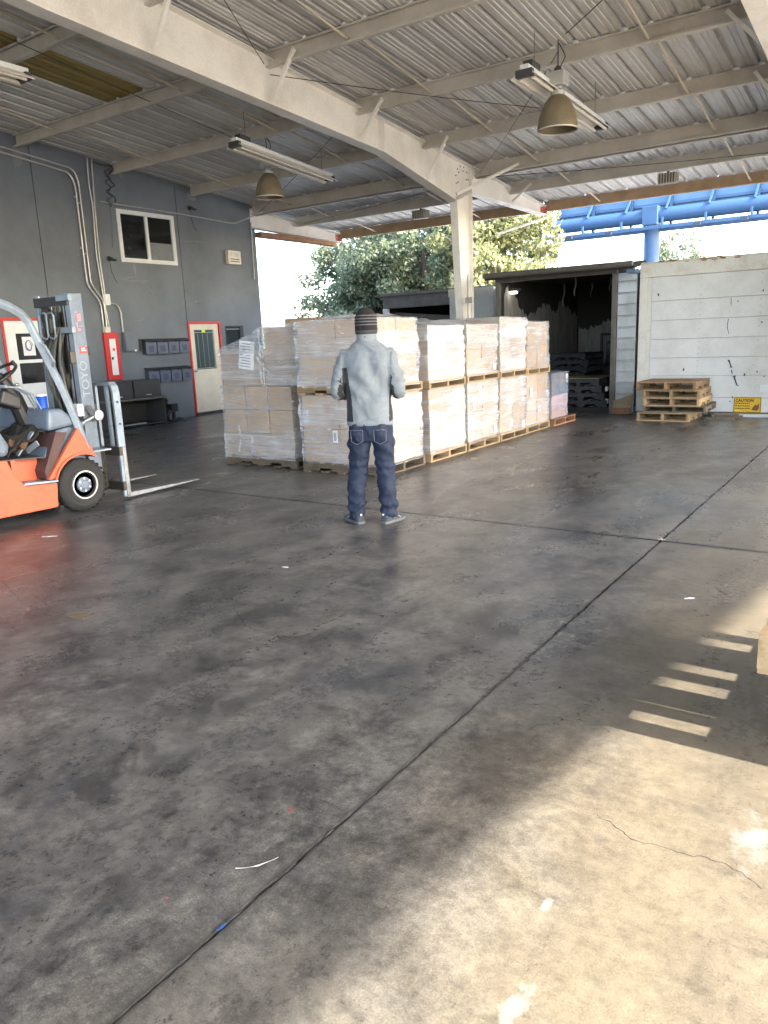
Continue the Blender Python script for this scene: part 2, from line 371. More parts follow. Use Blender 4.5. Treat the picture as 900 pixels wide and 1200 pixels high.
M['ply'] = wood('plywood', (0.30, 0.24, 0.16, 1), (0.18, 0.13, 0.09, 1))
M['card'] = cardboard()
M['film'] = film('stretch_wrap', 0.10, 0.66)
M['film_mid'] = film('milky_lit_side_wrap', 0.20, 0.74)  # whiter film for lit +X sides, the light put into its colour
M['film_white'] = film('white_lit_side_wrap', 0.34, 0.95)
M['film_clear'] = film('clear_stretch_wrap', 0.06, 0.42)
M['film_blue'] = film('blue_stretch_wrap', 0.35, 0.85, (0.20, 0.30, 0.48, 1))
M['film_lilac'] = film('lilac_stretch_wrap', 0.35, 0.8, (0.62, 0.56, 0.70, 1))
M['paper'] = plain('white_paper', (0.74, 0.75, 0.78), 0.6)
M['ink'] = plain('blue_black_ink', (0.13, 0.16, 0.27), 0.6)
M['tape'] = plain('brown_tape', (0.33, 0.21, 0.11), 0.25)
M['orange'] = worn('orange_paint', (0.56, 0.115, 0.055), (0.22, 0.065, 0.045), rough=0.38, scale=4.5, amount=0.75, lo=0.5, hi=0.72, bump=0.05)
M['fkgrey'] = worn('blue_grey_paint', (0.145, 0.185, 0.245), (0.065, 0.072, 0.085), rough=0.35, scale=5, amount=0.6, bump=0.05)
M['fklight'] = worn('light_grey_steel', (0.29, 0.35, 0.42), (0.15, 0.165, 0.19), rough=0.35, scale=6, amount=0.7, metal=0.2)
M['steel'] = worn('bare_steel', (0.55, 0.56, 0.58), (0.2, 0.18, 0.16), rough=0.3, metal=0.8, scale=10, amount=0.6)
M['grease'] = worn('greasy_steel', (0.045, 0.042, 0.038), (0.12, 0.10, 0.08), rough=0.35, scale=12, amount=0.7, metal=0.3)
M['brownpanel'] = worn('brown_step_panel', (0.085, 0.045, 0.042), (0.05,0.03,0.03), rough=0.6)
M['hose'] = plain('rubber_hose', (0.10, 0.098, 0.09), 0.5)
M['bluecup'] = plain('blue_plastic', (0.01, 0.08, 0.55), 0.3)
M['whiteplastic'] = plain('white_plastic', (0.72, 0.73, 0.74), 0.4)
M['redink'] = plain('red_ink', (0.7, 0.08, 0.07), 0.5)
M['lampglass'] = worn('dusty_acrylic', (0.17, 0.14, 0.095), (0.09, 0.07, 0.045), rough=0.4, scale=6, amount=0.6)
M['tube'] = plain('lamp_tube', (0.62, 0.58, 0.50), 0.35)
M['container'] = worn('dirty_white_panel', (0.66, 0.67, 0.68), (0.45, 0.44, 0.42), rough=0.55, scale=2.3, amount=0.7, lo=0.42, hi=0.75)
M['container_trim'] = worn('stained_white_trim', (0.66, 0.65, 0.62), (0.36, 0.30, 0.23), rough=0.55, scale=4, amount=0.8, lo=0.48, hi=0.8)
M['alu'] = worn('ribbed_aluminium', (0.46, 0.49, 0.52), (0.2, 0.2, 0.2), rough=0.4, metal=0.5, scale=3, amount=0.6)
M['trailer_dark'] = worn('dark_interior', (0.016, 0.015, 0.014), (0.035, 0.03, 0.026), rough=0.85, scale=4)  # near-black with faint lighter blotches
M['trailer_frame'] = worn('grey_brown_frame', (0.115, 0.108, 0.10), (0.055, 0.05, 0.045), rough=0.6, scale=4, amount=0.8)
M['lining'] = worn('torn_lining', (0.27, 0.26, 0.245), (0.07, 0.066, 0.06), rough=0.85, scale=2.5, amount=0.95, lo=0.3, hi=0.7, stretch=(6, 6, 1))
M['blue'] = worn('blue_billboard_paint', (0.04, 0.095, 0.19), (0.025, 0.055, 0.12), rough=0.4, scale=2, amount=0.5)
M['bluepale'] = worn('pale_blue_panel', (0.10, 0.19, 0.31), (0.06, 0.125, 0.23), rough=0.5, scale=1, amount=0.5)
M['yellow'] = worn('yellow_sign', (0.72, 0.45, 0.02), (0.5, 0.28, 0.02), rough=0.5, scale=9, amount=0.5)
M['fkgrey2'] = plain('dull_blue_scrap', (.03,.09,.24), .6); M['redworn2'] = plain('dull_red_scrap', (.38,.06,.07), .7)
M['bark'] = worn('bark', (0.10, 0.075, 0.05), (0.04,0.03,0.02), rough=0.95, scale=12, stretch=(1,1,.2))
M['grating'] = worn('grey_concrete_slab', (0.22, 0.21, 0.19))
def leaf(name, a, b, c):
    m = NT(name); oi = m.noise(1.3, 5, 0.7); f = m.noise(7, 3, 0.7)
    col = m.mix(m.ramp(f, [(0.48, 0.0), (0.66, 1.0)]), m.ramp(oi, [(0.4, a), (0.6, b)]), c)
    m.set(Base_Color=col, Roughness=0.55)
    try: m.p.inputs['Transmission Weight'].default_value = 0
    except Exception: pass
    tl = m.n('ShaderNodeBsdfTranslucent'); m.l(col, tl.inputs[0]); mx = m.n('ShaderNodeMixShader'); mx.inputs[0].default_value = 0.35
    m.l(m.p.outputs[0], mx.inputs[1]); m.l(tl.outputs[0], mx.inputs[2]); m.l(mx.outputs[0], m.out.inputs['Surface'])
    return m.mat
M['leaf_dark'] = leaf('dark_foliage', (0.07, 0.10, 0.05, 1), (0.15, 0.185, 0.10, 1), (0.33, 0.34, 0.22, 1))
M['leaf_yellow'] = leaf('yellow_foliage', (0.12, 0.145, 0.055, 1), (0.24, 0.25, 0.10, 1), (0.38, 0.36, 0.20, 1))

# ------------------------------------------------------------------ ground: one base sheet, four slabs with open joints
JX, JY = -1.385, 5.52
def ground():
    g = MB(); g.add([(-900,-900,-0.05),(900,-900,-0.05),(900,900,-0.05),(-900,900,-0.05)], [(0,1,2,3)])
    o = g.build('ground', M['joint']); tag(o, kind='structure')
    w = 0.0065
    def edge(fix, t):  # ragged slab edge
        return fix + 0.006*noise.noise(Vector((t*9.1, fix, 3.3))) + 0.004*noise.noise(Vector((t*31, fix, 1.7)))
    E = 600
    ts_y = [-E, -60] + [(-2 + i*0.03) for i in range(0, 620)] + [60, E]
    ts_x = [-E, -60] + [(-13 + i*0.03) for i in range(0, 620)] + [60, E]
    for sx in (-1, 1):
        for sy in (-1, 1):
            ys = [t for t in ts_y if (t > JY+0.02 if sy > 0 else t < JY-0.02)]
            xs = [t for t in ts_x if (t > JX+0.02 if sx > 0 else t < JX-0.02)]
            ax = [(edge(JX+sx*w, t+sx), t) for t in ys]           # edge along Y joint
            ay = [(t, edge(JY+sy*w, t+sy*7)) for t in xs]          # edge along X joint
            corner = (JX+sx*w*1.5, JY+sy*w*1.5)
            far = (sx*E, sy*E)
            if sy > 0: a = ax[::-1]        # far -> near corner
            else: a = ax
            b = ay if sx > 0 else ay[::-1]
            poly = a + [corner] + b + [far]
            n = len(poly); bm = bmesh.new()
            vs = [bm.verts.new((p[0], p[1], 0.0)) for p in poly]
            f = bm.faces.new(vs); f.normal_update()
            if f.normal.z < 0: f.normal_flip()
            lo = [bm.verts.new((p[0], p[1], -0.04)) for p in poly]
            for i in range(n-1): bm.faces.new((vs[i], vs[i+1], lo[i+1], lo[i]))
            bmesh.ops.triangulate(bm, faces=[f])
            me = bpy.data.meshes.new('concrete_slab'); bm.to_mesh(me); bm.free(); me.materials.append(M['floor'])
            s = inst('concrete_slab', me, o)
    # crumbling filler lying in the near end of the joint
    fb = MB()
    v = []; n = 420
    for i in range(n+1):
        t = .5+3.0*i/n; c = JX-.003+.0035*noise.noise(Vector((t*11, 2, 1))); ww = .0035+.004*abs(noise.noise(Vector((t*23, 5, 2)))); z = -.006+.010*noise.noise(Vector((t*17, 8, 3)))+.004*noise.noise(Vector((t*70, 1, 6)))
        z = min(z, .0012)
        v += [(c-ww-.002, t, -.045), (c-ww, t, z), (c+ww*.4, t, z+.0015*noise.noise(Vector((t*90, 3, 3)))), (c+ww+.002, t, -.045)]
    fb.add(v, [(i*4+q, i*4+q+1, (i+1)*4+q+1, (i+1)*4+q) for i in range(n) for q in range(3)])
    f = fb.build('joint_filler', M['joint_fill'], o); f['kind'] = 'stuff'
    # hairline cracks
    def crack(pts, w=0.0025):
        b = MB(); P = []
        for (x0, y0), (x1, y1) in zip(pts[:-1], pts[1:]):
            n = max(2, int(math.hypot(x1-x0, y1-y0)/0.012))
            for i in range(n):
                u = i/n; P.append((x0+(x1-x0)*u + 0.012*noise.noise(Vector((x0*7+u*3, i*.35, 1))), y0+(y1-y0)*u + 0.014*noise.noise(Vector((y0*5+u*2, i*.35, 9)))))
        v = []; fs = []
        for i, (x, y) in enumerate(P):
            ww = w*(0.5+abs(noise.noise(Vector((i*.4, 2, 5))))*1.6)
            dx, dy = (P[min(i+1, len(P)-1)][0]-P[max(i-1,0)][0], P[min(i+1, len(P)-1)][1]-P[max(i-1,0)][1]); l = math.hypot(dx, dy) or 1
            v += [(x-dy/l*ww, y+dx/l*ww, 0.0008), (x+dy/l*ww, y-dx/l*ww, 0.0008)]
        for i in range(len(P)-1): fs.append((2*i, 2*i+1, 2*i+3, 2*i+2))
        b.add(v, fs); b.build('hairline_crack', M['joint'], o)
    crack([(-0.698, 2.138), (-0.557, 2.074), (-0.424, 2.087), (-0.31, 2.103), (-0.19, 2.042)], .0011)
    if 0: crack([(-0.436, 2.171), (-0.352, 1.924)], .0007)
    crack([(-3.2, 3.0), (-2.9, 2.8), (-2.5, 2.75)], .0012)
    crack([(-5.0, 2.6), (-4.4, 2.4), (-3.9, 2.42)], .0015)
ground()

# ------------------------------------------------------------------ canopy
ztop = lambda y: 5.19 - 0.087*(y - 6.98)        # top of the rafters
XR = [-13.1, -7.25, -1.55, 4.2]                 # rafter lines
YP = [-9.0, -7.1, -5.2, -3.3, -1.4, 0.5, 2.45, 4.4, 6.35, 8.25, 10.2, 12.12, 14.0, 15.55, 17.35]
ROOF_X1 = 6.90
RX0 = -13.24
CAN = thing('canopy', 'open steel loading canopy with corrugated metal roof over the yard', 'canopy')
def canopy():
    def rafter(x, wallside=False, col=True, tip='red'):
        b = MB(); fw, tw, tf = 0.20, 0.010, 0.014
        if wallside:
            bot = [(13.9, ztop(13.9)-0.42), (17.3, ztop(17.3)-0.20)]
        else:
            bot = [(-9.0, ztop(-9)-0.62), (5.0, 4.725), (10.75, 4.385), (13.1, 3.93), (13.73, 4.145), (17.3, 4.11)]
        y0, y1 = bot[0][0], bot[-1][0]
        poly = [(y, z) for y, z in bot] + [(y1, ztop(y1)-tf), (y0, ztop(y0)-tf)]
        b.prism([(p[0], p[1]) for p in poly], 'x', x-tw/2, x+tw/2)
        b.hexa([(x-fw/2,y0,ztop(y0)-tf),(x+fw/2,y0,ztop(y0)-tf),(x+fw/2,y1,ztop(y1)-tf),(x-fw/2,y1,ztop(y1)-tf),(x-fw/2,y0,ztop(y0)),(x+fw/2,y0,ztop(y0)),(x+fw/2,y1,ztop(y1)),(x-fw/2,y1,ztop(y1))])
        for (a, za), (c, zc) in zip(bot[:-1], bot[1:]):
            b.hexa([(x-fw/2,a,za-tf),(x+fw/2,a,za-tf),(x+fw/2,c,zc-tf),(x-fw/2,c,zc-tf),(x-fw/2,a,za),(x+fw/2,a,za),(x+fw/2,c,zc),(x-fw/2,c,zc)])
        r = b.build('rafter', M['cream'], CAN)
        # web stiffeners and splice plate
        for y in ([10.75] if not wallside else []):
            s = MB(); s.box(x-fw/2+.005, x+fw/2-.005, y-.02, y-.008, 4.39, ztop(y)-.016); s.box(x-fw/2+.005, x+fw/2-.005, y+.008, y+.02, 4.39, ztop(y)-.016)
            for zz in [4.45 + .09*i for i in range(5)]:
                for q in (-.06, .06): s.ball((x+q, y+.03, zz), .014, 8)
            s.build('splice_plate', M['cream'], r)
        e = MB(); e.box(x-fw/2, x+fw/2, y1+.001, y1+.012, (bot[-1][1]-.01), ztop(y1)); e.build('end_plate', M['redtip'] , r)
        e = MB(); e.box(x+tw/2+.001, x+tw/2+.003, y1-.16, y1-.01, (bot[-1][1]+.01), ztop(y1)-.02); e.build('red_mark', M['redtip'], r)
        if col and not wallside:
            c = MB(); n0, n1 = 13.42, 13.14; fy = 13.73; fw = 0.15
            zt = 3.93
            c.hexa([(x-fw/2,n0-.012,0.02),(x+fw/2,n0-.012,0.02),(x+fw/2,n0,0.02),(x-fw/2,n0,0.02),(x-fw/2,n1-.012,zt-.02),(x+fw/2,n1-.012,zt-.02),(x+fw/2,n1,zt-.02),(x-fw/2,n1,zt-.02)])
            c.box(x-fw/2, x+fw/2, fy-.012, fy, 0.02, ztop(fy)-.04)
            c.prism([(n0,0.02),(fy-.012,0.02),(fy-.012,4.12),(n1,zt-.02)], 'x', x-.006, x+.006)
            co = c.build('column', M['cream'], CAN)
            bp = MB(); bp.box(x-.16, x+.16, n0-.06, fy+.06, 0.001, 0.02)
            for q in (-.1, .1):
                for yy in (n0-.03, fy+.03): bp.lathe([(.018,.02),(.018,.045)], 6, Matrix.Translation((x+q, yy, 0)))
            bp.build('base_plate', M['cream'], co)
            # bolted knee joint
            kb = MB()
            for k in range(7):
                a = R(-60 + k*32); 
                for rad in (.17, .24):
                    if k % 2 == 0 or rad > .2: kb.ball((x+.008, 13.45+rad*math.cos(a+1.2), 4.33+rad*1.0*math.sin(a+1.2)), .014, 8)
            kb.build('knee_bolt', M['grease'], co)
            sp = MB(); sp.bar((x+.009, 13.12, 3.955), (x+.009, 13.70, 4.150), .16, .012); sp.build('knee_stiffener', M['cream'], co)
        return r
    rafter(XR[0], True); rafter(XR[1]); rafter(XR[2]); rafter(XR[3])
    # rods and tubes hanging from the column of the middle rafter
    t = MB(); t.tube([(-7.12, 13.0, 4.02), (-6.35, 14.0, 4.56)], .03, 8); t.build('knee_brace', M['cream'], CAN, True)
    t = MB(); t.tube([(-7.0, 14.4, 3.42), (-7.15, 17.2, 4.02)], .028, 8); t.build('eave_strut', M['cream'], CAN, True)
    t = MB(); t.tube([(-7.05, 13.25, 0.4), (-7.05, 13.25, 2.55), (-7.06, 13.3, 2.62)], .012, 6); t.tube([(-7.0, 13.3, 0.4), (-7.0, 13.3, 2.2)], .014, 6); t.box(-7.08, -6.98, 13.2, 13.3, 2.1, 2.2); t.build('conduit', M['conduit'], CAN, True)
    # purlins, one piece per bay
    xs = [-13.1] + XR[1:] + [ROOF_X1]
    def purlin(x0, x1, y, mat, deep=0.2, name='purlin'):
        z1 = ztop(y)+0.098; z0 = z1-deep; t = .007; f = .065; b = MB()
        b.box(x0, x1, y, y+t, z0+t, z1-t)
        b.box(x0, x1, y-f, y+t, z1-t, z1); b.box(x0, x1, y-f, y+t, z0, z0+t)
        b.box(x0, x1, y-f, y-f+.005, z0+t, z0+.025); b.box(x0, x1, y-f, y-f+.005, z1-.025, z1-t)
        return b.build(name, mat, CAN)
    for y in YP:
        for i in range(len(xs)-1):
            x0 = xs[i] + (.012 if i else .0); x1 = xs[i+1] - .012
            last = y > 17
            purlin(x0, x1, y, M['eave'] if last else M['tan'], 0.22 if y > 13 else 0.2, 'eave_purlin' if last else 'purlin')
    # pale closure plugs where the ribs cross the purlins
    for y in YP[6:]:
        b = MB()
        for k in range(66):
            if k % 3 == 1: continue
            x = RX0 + .264 + k*.3048 + random.uniform(-.012, .012)
            if any(abs(x-q) < .08 for q in XR): continue
            b.ball((x, y-.062, ztop(y)+.112), (random.uniform(.035, .055), .018, random.uniform(.018, .03)), 8)
        b.build('rib_closure', M['white'], CAN, True)['kind'] = 'stuff'
    # extra deep strut at the column line
    for i in range(len(xs)-1):
        b = MB(); z1 = ztop(14.0)+.07; b.box(xs[i]+.012, xs[i+1]-.012, 14.011, 14.10, z1-.22, z1-.21); b.box(xs[i]+.012, xs[i+1]-.012, 14.09, 14.1, z1-.209, z1)
        b.build('strut_purlin', M['tan'], CAN)
    # flange braces between rafter bottom and purlins
    for x in XR[1:]:
        for y in YP:
            if y > 16: continue
            zb = np.interp(y, [-9, 5.0, 10.75, 13.1, 13.73, 17.3], [ztop(-9)-.62, 4.725, 4.385, 3.92, 4.145, 4.11])
            if 13 < y < 14.5: continue
            for sgn in (1, -1):
                b = MB(); p0 = (x+sgn*.09, y-.06, zb+.03); p1 = (x+sgn*.52, y-.075, ztop(y)+.0)
                b.bar(p0, p1, .05, .006); b.bar((p0[0], p0[1]-.022, p0[2]+.02), (p1[0], p1[1]-.022, p1[2]+.02), .006, .045)
                b.build('flange_brace', M['cream'], CAN)
    # sag rods
    for x in (-11.87, -8.85, -5.93, -2.93, 0.1, 2.6):
        for y0, y1 in zip(YP[5:-1], YP[6:]):
            b = MB(); b.tube([(x, y0+.02, ztop(y0)+.055), (x, y1-.02, ztop(y1)-.06)], .017, 6); b.build('sag_rod', M['rod'], CAN, True)
    # corrugated roof sheets
    def sheet(w=0.9144, name='roof_sheet', mat=None):
        prof = []
        for k in range(3):
            o = k*0.3048
            prof += [(o, 0), (o+.082, 0), (o+.090, .011), (o+.108, .011), (o+.116, 0), (o+.152, 0), (o+.160, .011), (o+.178, .011), (o+.186, 0), (o+.228, 0), (o+.244, .052), (o+.284, .052), (o+.300, 0)]
        prof.append((w+.004, 0.0012))
        ya, yb = -9.3, 17.45
        ysp = [ya, 4.4, yb]
        b = MB(); n = len(prof); v = []
        for y in ysp:
            for (x, z) in prof: v.append((x, y, ztop(y)+.106+z))
        fs = []
        for j in range(len(ysp)-1):
            for i in range(n-1): fs.append((j*n+i, j*n+i+1, (j+1)*n+i+1, (j+1)*n+i))
        b.add(v, fs); return b.mesh(name, mat)
    me = sheet(mat=M['deck'])
    for i in range(-1, 22):
        x = RX0 + i*0.9144
        if i == 3: continue
        inst('roof_sheet', me, CAN, (x, 0, 0))
    # sheet with the yellowed fibreglass skylight let into it
    def cut(ya, yb, mat, name):
        m2 = sheet(mat=mat, name=name)
        for vtx in m2.vertices:
            y = ya if vtx.co.y < 0 else (yb if vtx.co.y > 10 else (ya+yb)/2)
            vtx.co.z += ztop(y)-ztop(vtx.co.y); vtx.co.y = y
        inst(name, m2, CAN, (RX0+3*0.9144, 0, 0))
    cut(-9.3, 4.9, M['deck'], 'roof_sheet'); cut(4.9, 8.2, M['skylight'], 'skylight_sheet'); cut(8.2, 17.45, M['deck'], 'roof_sheet')
    # edge trim on the right-hand side of the roof
    b = MB(); x = ROOF_X1+.02
    b.hexa([(x,-9.3,ztop(-9.3)-.1),(x+.02,-9.3,ztop(-9.3)-.1),(x+.02,17.5,ztop(17.5)-.1),(x,17.5,ztop(17.5)-.1),(x,-9.3,ztop(-9.3)+.15),(x+.02,-9.3,ztop(-9.3)+.15),(x+.02,17.5,ztop(17.5)+.15),(x,17.5,ztop(17.5)+.15)])
    b.build('rake_trim', M['eave'], CAN)
    # bracing rods
    for pts in ([(-7.1, 8.0, 4.95), (-5.2, 4.4, 5.35)], [(-7.1, 8.1, 4.85), (-4.3, 12.0, 4.66)], [(-7.15, 13.8, 4.4), (-1.7, 15.5, 4.33)], [(-7.2, 13.8, 4.4), (-12.8, 15.5, 4.38)], [(-13.0, 14.1, 4.5), (-7.4, 10.2, 4.8)]):
        b = MB(); P = [Vector(pts[0]).lerp(Vector(pts[1]), i/6) - Vector((0,0,.03*math.sin(PI*i/6))) for i in range(7)]
        b.tube(P, .006, 5); b.build('brace_rod', M['grease'], CAN)
    # red rusted gutter end past the wall
    b = MB(); b.box(-13.35, -13.15, 14.3, 17.25, 4.0, 4.12); b.build('gutter', M['wood_red'], CAN)
canopy()

# ------------------------------------------------------------------ hanging lamps
def high_bay(x, y, z, label):
    t = thing('high_bay_lamp', label, 'lamp', (x, y, z), 0, 'bell-shaped lamps under the canopy')
    b = MB(); prof = [(.238,-.24),(.24,-.225),(.236,-.18),(.222,-.10),(.195,-.01),(.155,.07),(.105,.13),(.075,.15)]
    inner = [(r-.008, zz) for r, zz in prof][::-1]
    b.lathe(prof+inner, 28, None, 0, False); b.build('bell_shade', M['lampglass'], t, True)
    b = MB(); b.lathe([(.243,-.242),(.243,-.23),(.228,-.23),(.228,-.242)], 28, None, 0, False); b.build('shade_rim', M['tube'], t, True)
    b = MB(); b.ball((0,0,-.02), (.055,.055,.1)); b.build('bulb', M['whiteplastic'], t, True)
    b = MB(); b.lathe([(.07,.13),(.085,.15),(.085,.20),(.06,.21),(.06,.24)], 16); b.box(-.11,.11,-.09,.09,.24,.40); b.build('ballast_box', M['conduit'], t, False, .01)
    b = MB(); b.lathe([(.045,.40),(.045,.44),(.02,.47)], 12); b.tube([(0,0,.44),(0,0,.75)], .008, 6); b.tube([(.03,0,.45),(.09,.0,.55),(.05,.05,.62),(0,.02,.72)], .008, 6); b.build('hanger', M['darkmetal'], t, True)
    return t
def fluoro(x, y0, y1, z0, z1, dx, label):
    t = thing('strip_light', label, 'lamp', (x, y0, z0), 0, 'long strip lights under the canopy')
    L = y1-y0; dz = z1-z0
    M4 = lambda yy, xx, zz: (xx+dx*yy/L, yy, zz+dz*yy/L)
    def bx(xa, xb, ya, yb, za, zb, name, mat, bev=0):
        b = MB(); b.hexa([M4(ya,xa,za),M4(ya,xb,za),M4(yb,xb,za),M4(yb,xa,za),M4(ya,xa,zb),M4(ya,xb,zb),M4(yb,xb,zb),M4(yb,xa,zb)]); return b.build(name, mat, t, False, bev)
    bx(-.05, .05, 0, L, .06, .13, 'housing', M['white'])
    b = MB(); b.add([M4(0,-.16,-.0),M4(0,-.05,.075),M4(L,-.05,.075),M4(L,-.16,.0), M4(0,.16,0),M4(0,.05,.075),M4(L,.05,.075),M4(L,.16,0),
                     M4(0,-.158,-.006),M4(0,-.05,.06),M4(L,-.05,.06),M4(L,-.158,-.006), M4(0,.158,-.006),M4(0,.05,.06),M4(L,.05,.06),M4(L,.158,-.006)],
                    [(0,1,2,3),(4,7,6,5),(8,11,10,9),(12,13,14,15),(0,3,11,8),(4,12,15,7),(0,8,9,1),(3,2,10,11),(4,5,13,12),(7,15,14,6)]); b.build('reflector', M['cream'], t)
    for q in (-.08, .08):
        b = MB(); b.tube([M4(.06, q, .0), M4(L-.06, q, .0)], .02, 10); b.build('tube', M['tube'], t, True)
    for yy in (0.0, L-.05): bx(-.10, .10, yy-.02, yy+.05, 0.0, .075, 'end_cap', M['darkmetal'])
    bx(-.06, .06, .1, .35, .131, .2, 'transformer', M['darkmetal'], .008)
    for yy in (.3, L-.3):
        b = MB(); b.tube([M4(yy, 0, .13), M4(yy, 0, .55)], .004, 5); b.build('hanger_wire', M['darkmetal'], t)
    return t
high_bay(-3.80, 9.50, 4.12, 'bell-shaped lamp hanging to the right of the column')
high_bay(-9.35, 10.45, 4.18, 'bell-shaped lamp hanging near the grey wall window')
fluoro(-3.90, 8.75, 11.60, 4.32, 4.29, -.08, 'long white strip light beside the right-hand bell lamp')
fluoro(-8.45, 8.75, 11.6, 4.32, 4.28, -.45, 'long white strip light beside the left-hand bell lamp')
fluoro(-8.55, 3.3, 5.62, 4.52, 4.5, 0, 'white strip light under the yellowed skylight at the far left')
def flood(x, y, z, label):
    t = thing('floodlight', label, 'lamp', (x, y, z), 0, 'louvred floodlights under the eave')
    b = MB(); b.box(-.17,.17,-.11,.11,-.09,.09); b.build('housing', M['lampglass'], t, False, .02)
    for i in range(7):
        b = MB(); x0 = -.15+i*.05; b.box(x0-.006, x0+.006, -.135, -.111, -.085, .085); b.build('louvre', M['tan'], t)
    b = MB(); b.box(-.02,.02,-.02,.02,.09,.16); b.build('bracket', M['darkmetal'], t)
flood(-4.06, 15.6, 4.20, 'brown louvred floodlight under the eave right of the column')
flood(-9.46, 15.6, 4.20, 'brown louvred floodlight under the eave left of the column')
def cable(name, pts, r, label, mat='black', sag=0.05, group=None):
    P = []
    for a, b_ in zip(pts[:-1], pts[1:]):
        for i in range(8): P.append(Vector(a).lerp(Vector(b_), i/8) - Vector((0,0,sag*math.sin(PI*i/8))))
    P.append(Vector(pts[-1])); b = MB(); b.tube(P, r, 6); o = b.build(name, M[mat], None, True); tag(o, label, 'cable', group); return o
cable('power_cable', [(-3.95, 9.98, 5.05), (-2.2, 8.3, 5.12)], .006, 'thin black cable from the right bell lamp up towards the roof', sag=.02)
cable('power_cable', [(-4.0, 9.98, 4.9), (-7.1, 13.9, 4.5)], .005, 'thin black cable from the right bell lamp to the column', sag=.06)
cable('power_cable', [(-9.99, 10.99, 4.9), (-9.0, 4.5, 5.25)], .005, 'thin black cable running to the left bell lamp along the roof', sag=.02)

